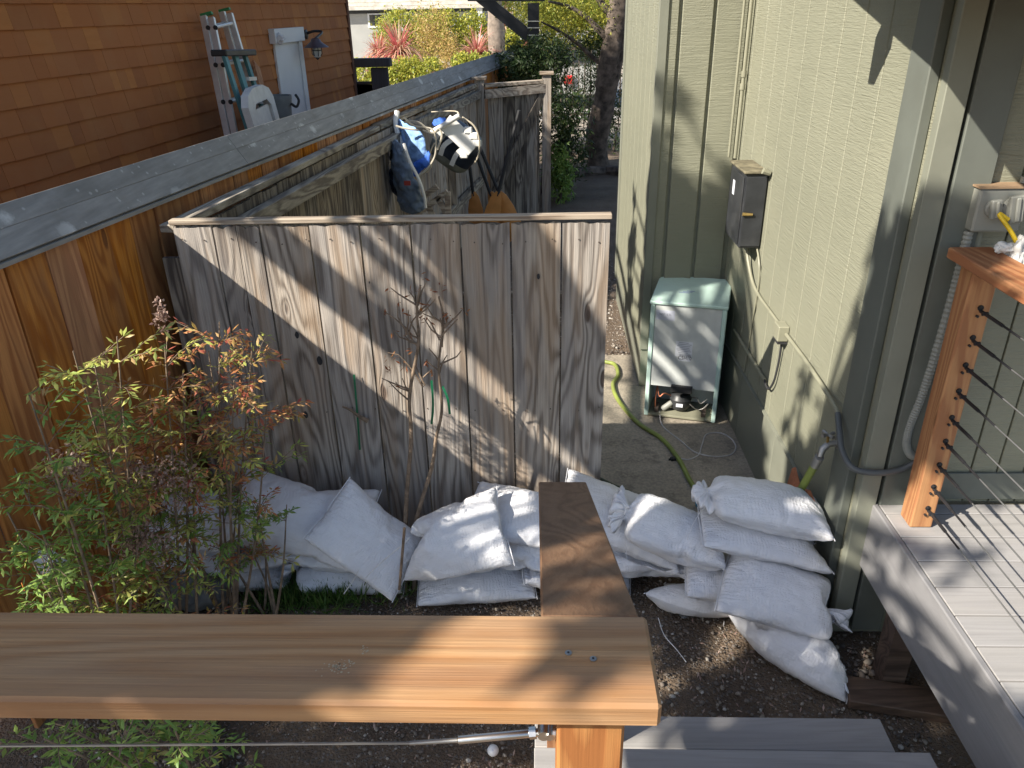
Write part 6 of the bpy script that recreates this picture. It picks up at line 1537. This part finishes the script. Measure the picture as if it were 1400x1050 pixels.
shade(at(1300, 400, y=2.6), 6, 0.12, 64)
shade(at(1390, 560, y=2.6), 6, 0.15, 101)
shade(at(1260, 600, y=2.6), 6, 0.12, 64)
shade(at(1320, 620, y=2.6), 6, 0.12, 64)
shade(at(1200, 330, x=1.25), 7, 0.06, 16)
shade(at(1180, 450, x=1.25), 7, 0.08, 28)
shade(at(1150, 620, x=1.25), 7, 0.1, 45)
shade(at(1100, 620, x=1.25), 7, 0.09, 36)
shade(at(1080, 570, x=1.25), 7, 0.05, 11)
shade(at(790, 260, z=0), 9, 0.8, 1664)
shade(at(820, 320, z=0), 9, 0.5, 650)
shade(at(770, 240, z=0), 9, 1.0, 2600)
shade((1.2, 15.5, 1.0), 10, 1.6, 3500)
shade(at(775, 750, y=1.3), 4, 0.07, 24)
shade(at(800, 800, y=1.0), 4, 0.05, 12)
shade(at(760, 690, y=1.7), 4, 0.05, 12)
shade(at(940, 440, y=4.5), 6, .06, 16)
shade(at(965, 500, y=4.5), 6, .06, 16)
shade(at(1225, 350, x=1.25), 5, 0.08, 38)
shade(at(1215, 400, x=1.25), 5, 0.1, 60)
shade(at(1205, 470, x=1.25), 5, 0.11, 72)
shade(at(1185, 540, x=1.25), 5, 0.1, 60)
shade(at(1200, 430, x=1.25), 5, 0.08, 38)
shade(at(1170, 650, x=1.25), 5, 0.12, 86)
shade(at(1260, 340, y=2.6), 5, 0.09, 48)
shade(at(1250, 400, y=2.6), 5, 0.12, 86)
shade(at(1240, 480, y=2.6), 5, 0.12, 86)
shade(at(1230, 560, y=2.6), 5, 0.12, 86)
shade(at(1300, 360, y=2.6), 5, 0.1, 60)
shade(at(1310, 440, y=2.6), 5, 0.14, 117)
shade(at(1300, 540, y=2.6), 5, 0.14, 117)
shade(at(1380, 400, y=2.6), 5, 0.12, 86)
shade(at(1390, 500, y=2.6), 5, 0.14, 117)
shade(at(1350, 600, y=2.6), 5, 0.12, 86)
shade(at(1395, 330, y=2.6), 5, 0.05, 15)
shade(at(900, 280, y=5.05), 6, 0.16, 128)
shade(at(960, 300, y=5.05), 6, 0.16, 128)
shade(at(990, 320, y=5.05), 6, 0.12, 72)
shade(at(930, 350, y=5.05), 6, 0.2, 200)
shade(at(895, 400, y=5.05), 6, 0.2, 200)
shade(at(960, 380, y=5.05), 6, 0.2, 200)
shade(at(885, 240, y=5.05), 6, 0.06, 18)
shade(at(1000, 260, y=5.05), 6, 0.06, 18)
shade(at(885, 320, y=5.05), 6, 0.12, 72)
shade(at(865, 330, x=.72), 6, 0.2, 160)
shade(at(860, 400, x=.72), 6, 0.2, 160)
shade(at(868, 270, x=.72), 6, 0.08, 25)
rg = np.random.default_rng(77)
groups = {}
for c in CLUMPS: groups.setdefault(0 if c[0] > -5 else 1, []).append(c)
for gi, cl in groups.items():
    ax = np.mean([[c[0], c[1]] for c in cl], 0)
    tr = thing('shade_tree', 'broad unseen tree behind the fence, its crown shaped to cast shade' if gi else 'small unseen tree beside the deck, its crown shaped to cast shade', 'tree', (ax[0], ax[1], 0))
    zt_ = np.mean([c[2] for c in cl]); m = MB(); m.tube(curve_pts([(ax[0], ax[1], 0), (ax[0] + .2, ax[1] - .1, zt_ * .45), (ax[0], ax[1], zt_)], 6), [.22 - .012 * i for i in range(13)], 10); m.build('trunk', M['bark'], tr, smooth=True)
    for c in cl:
        m = MB(); m.tube(curve_pts([(ax[0] + .1, ax[1], zt_ * .7), ((ax[0] + c[0]) / 2, (ax[1] + c[1]) / 2, zt_ * .55 + c[2] * .4), c[:3]], 5), [.05 - .004 * i for i in range(11)], 6); m.build('limb', M['bark'], tr, smooth=True)
    foliage('crown', cl, .11, M['leaf_green'], tr, 100 + gi, shell=.75, clump=12, aspect=.55)
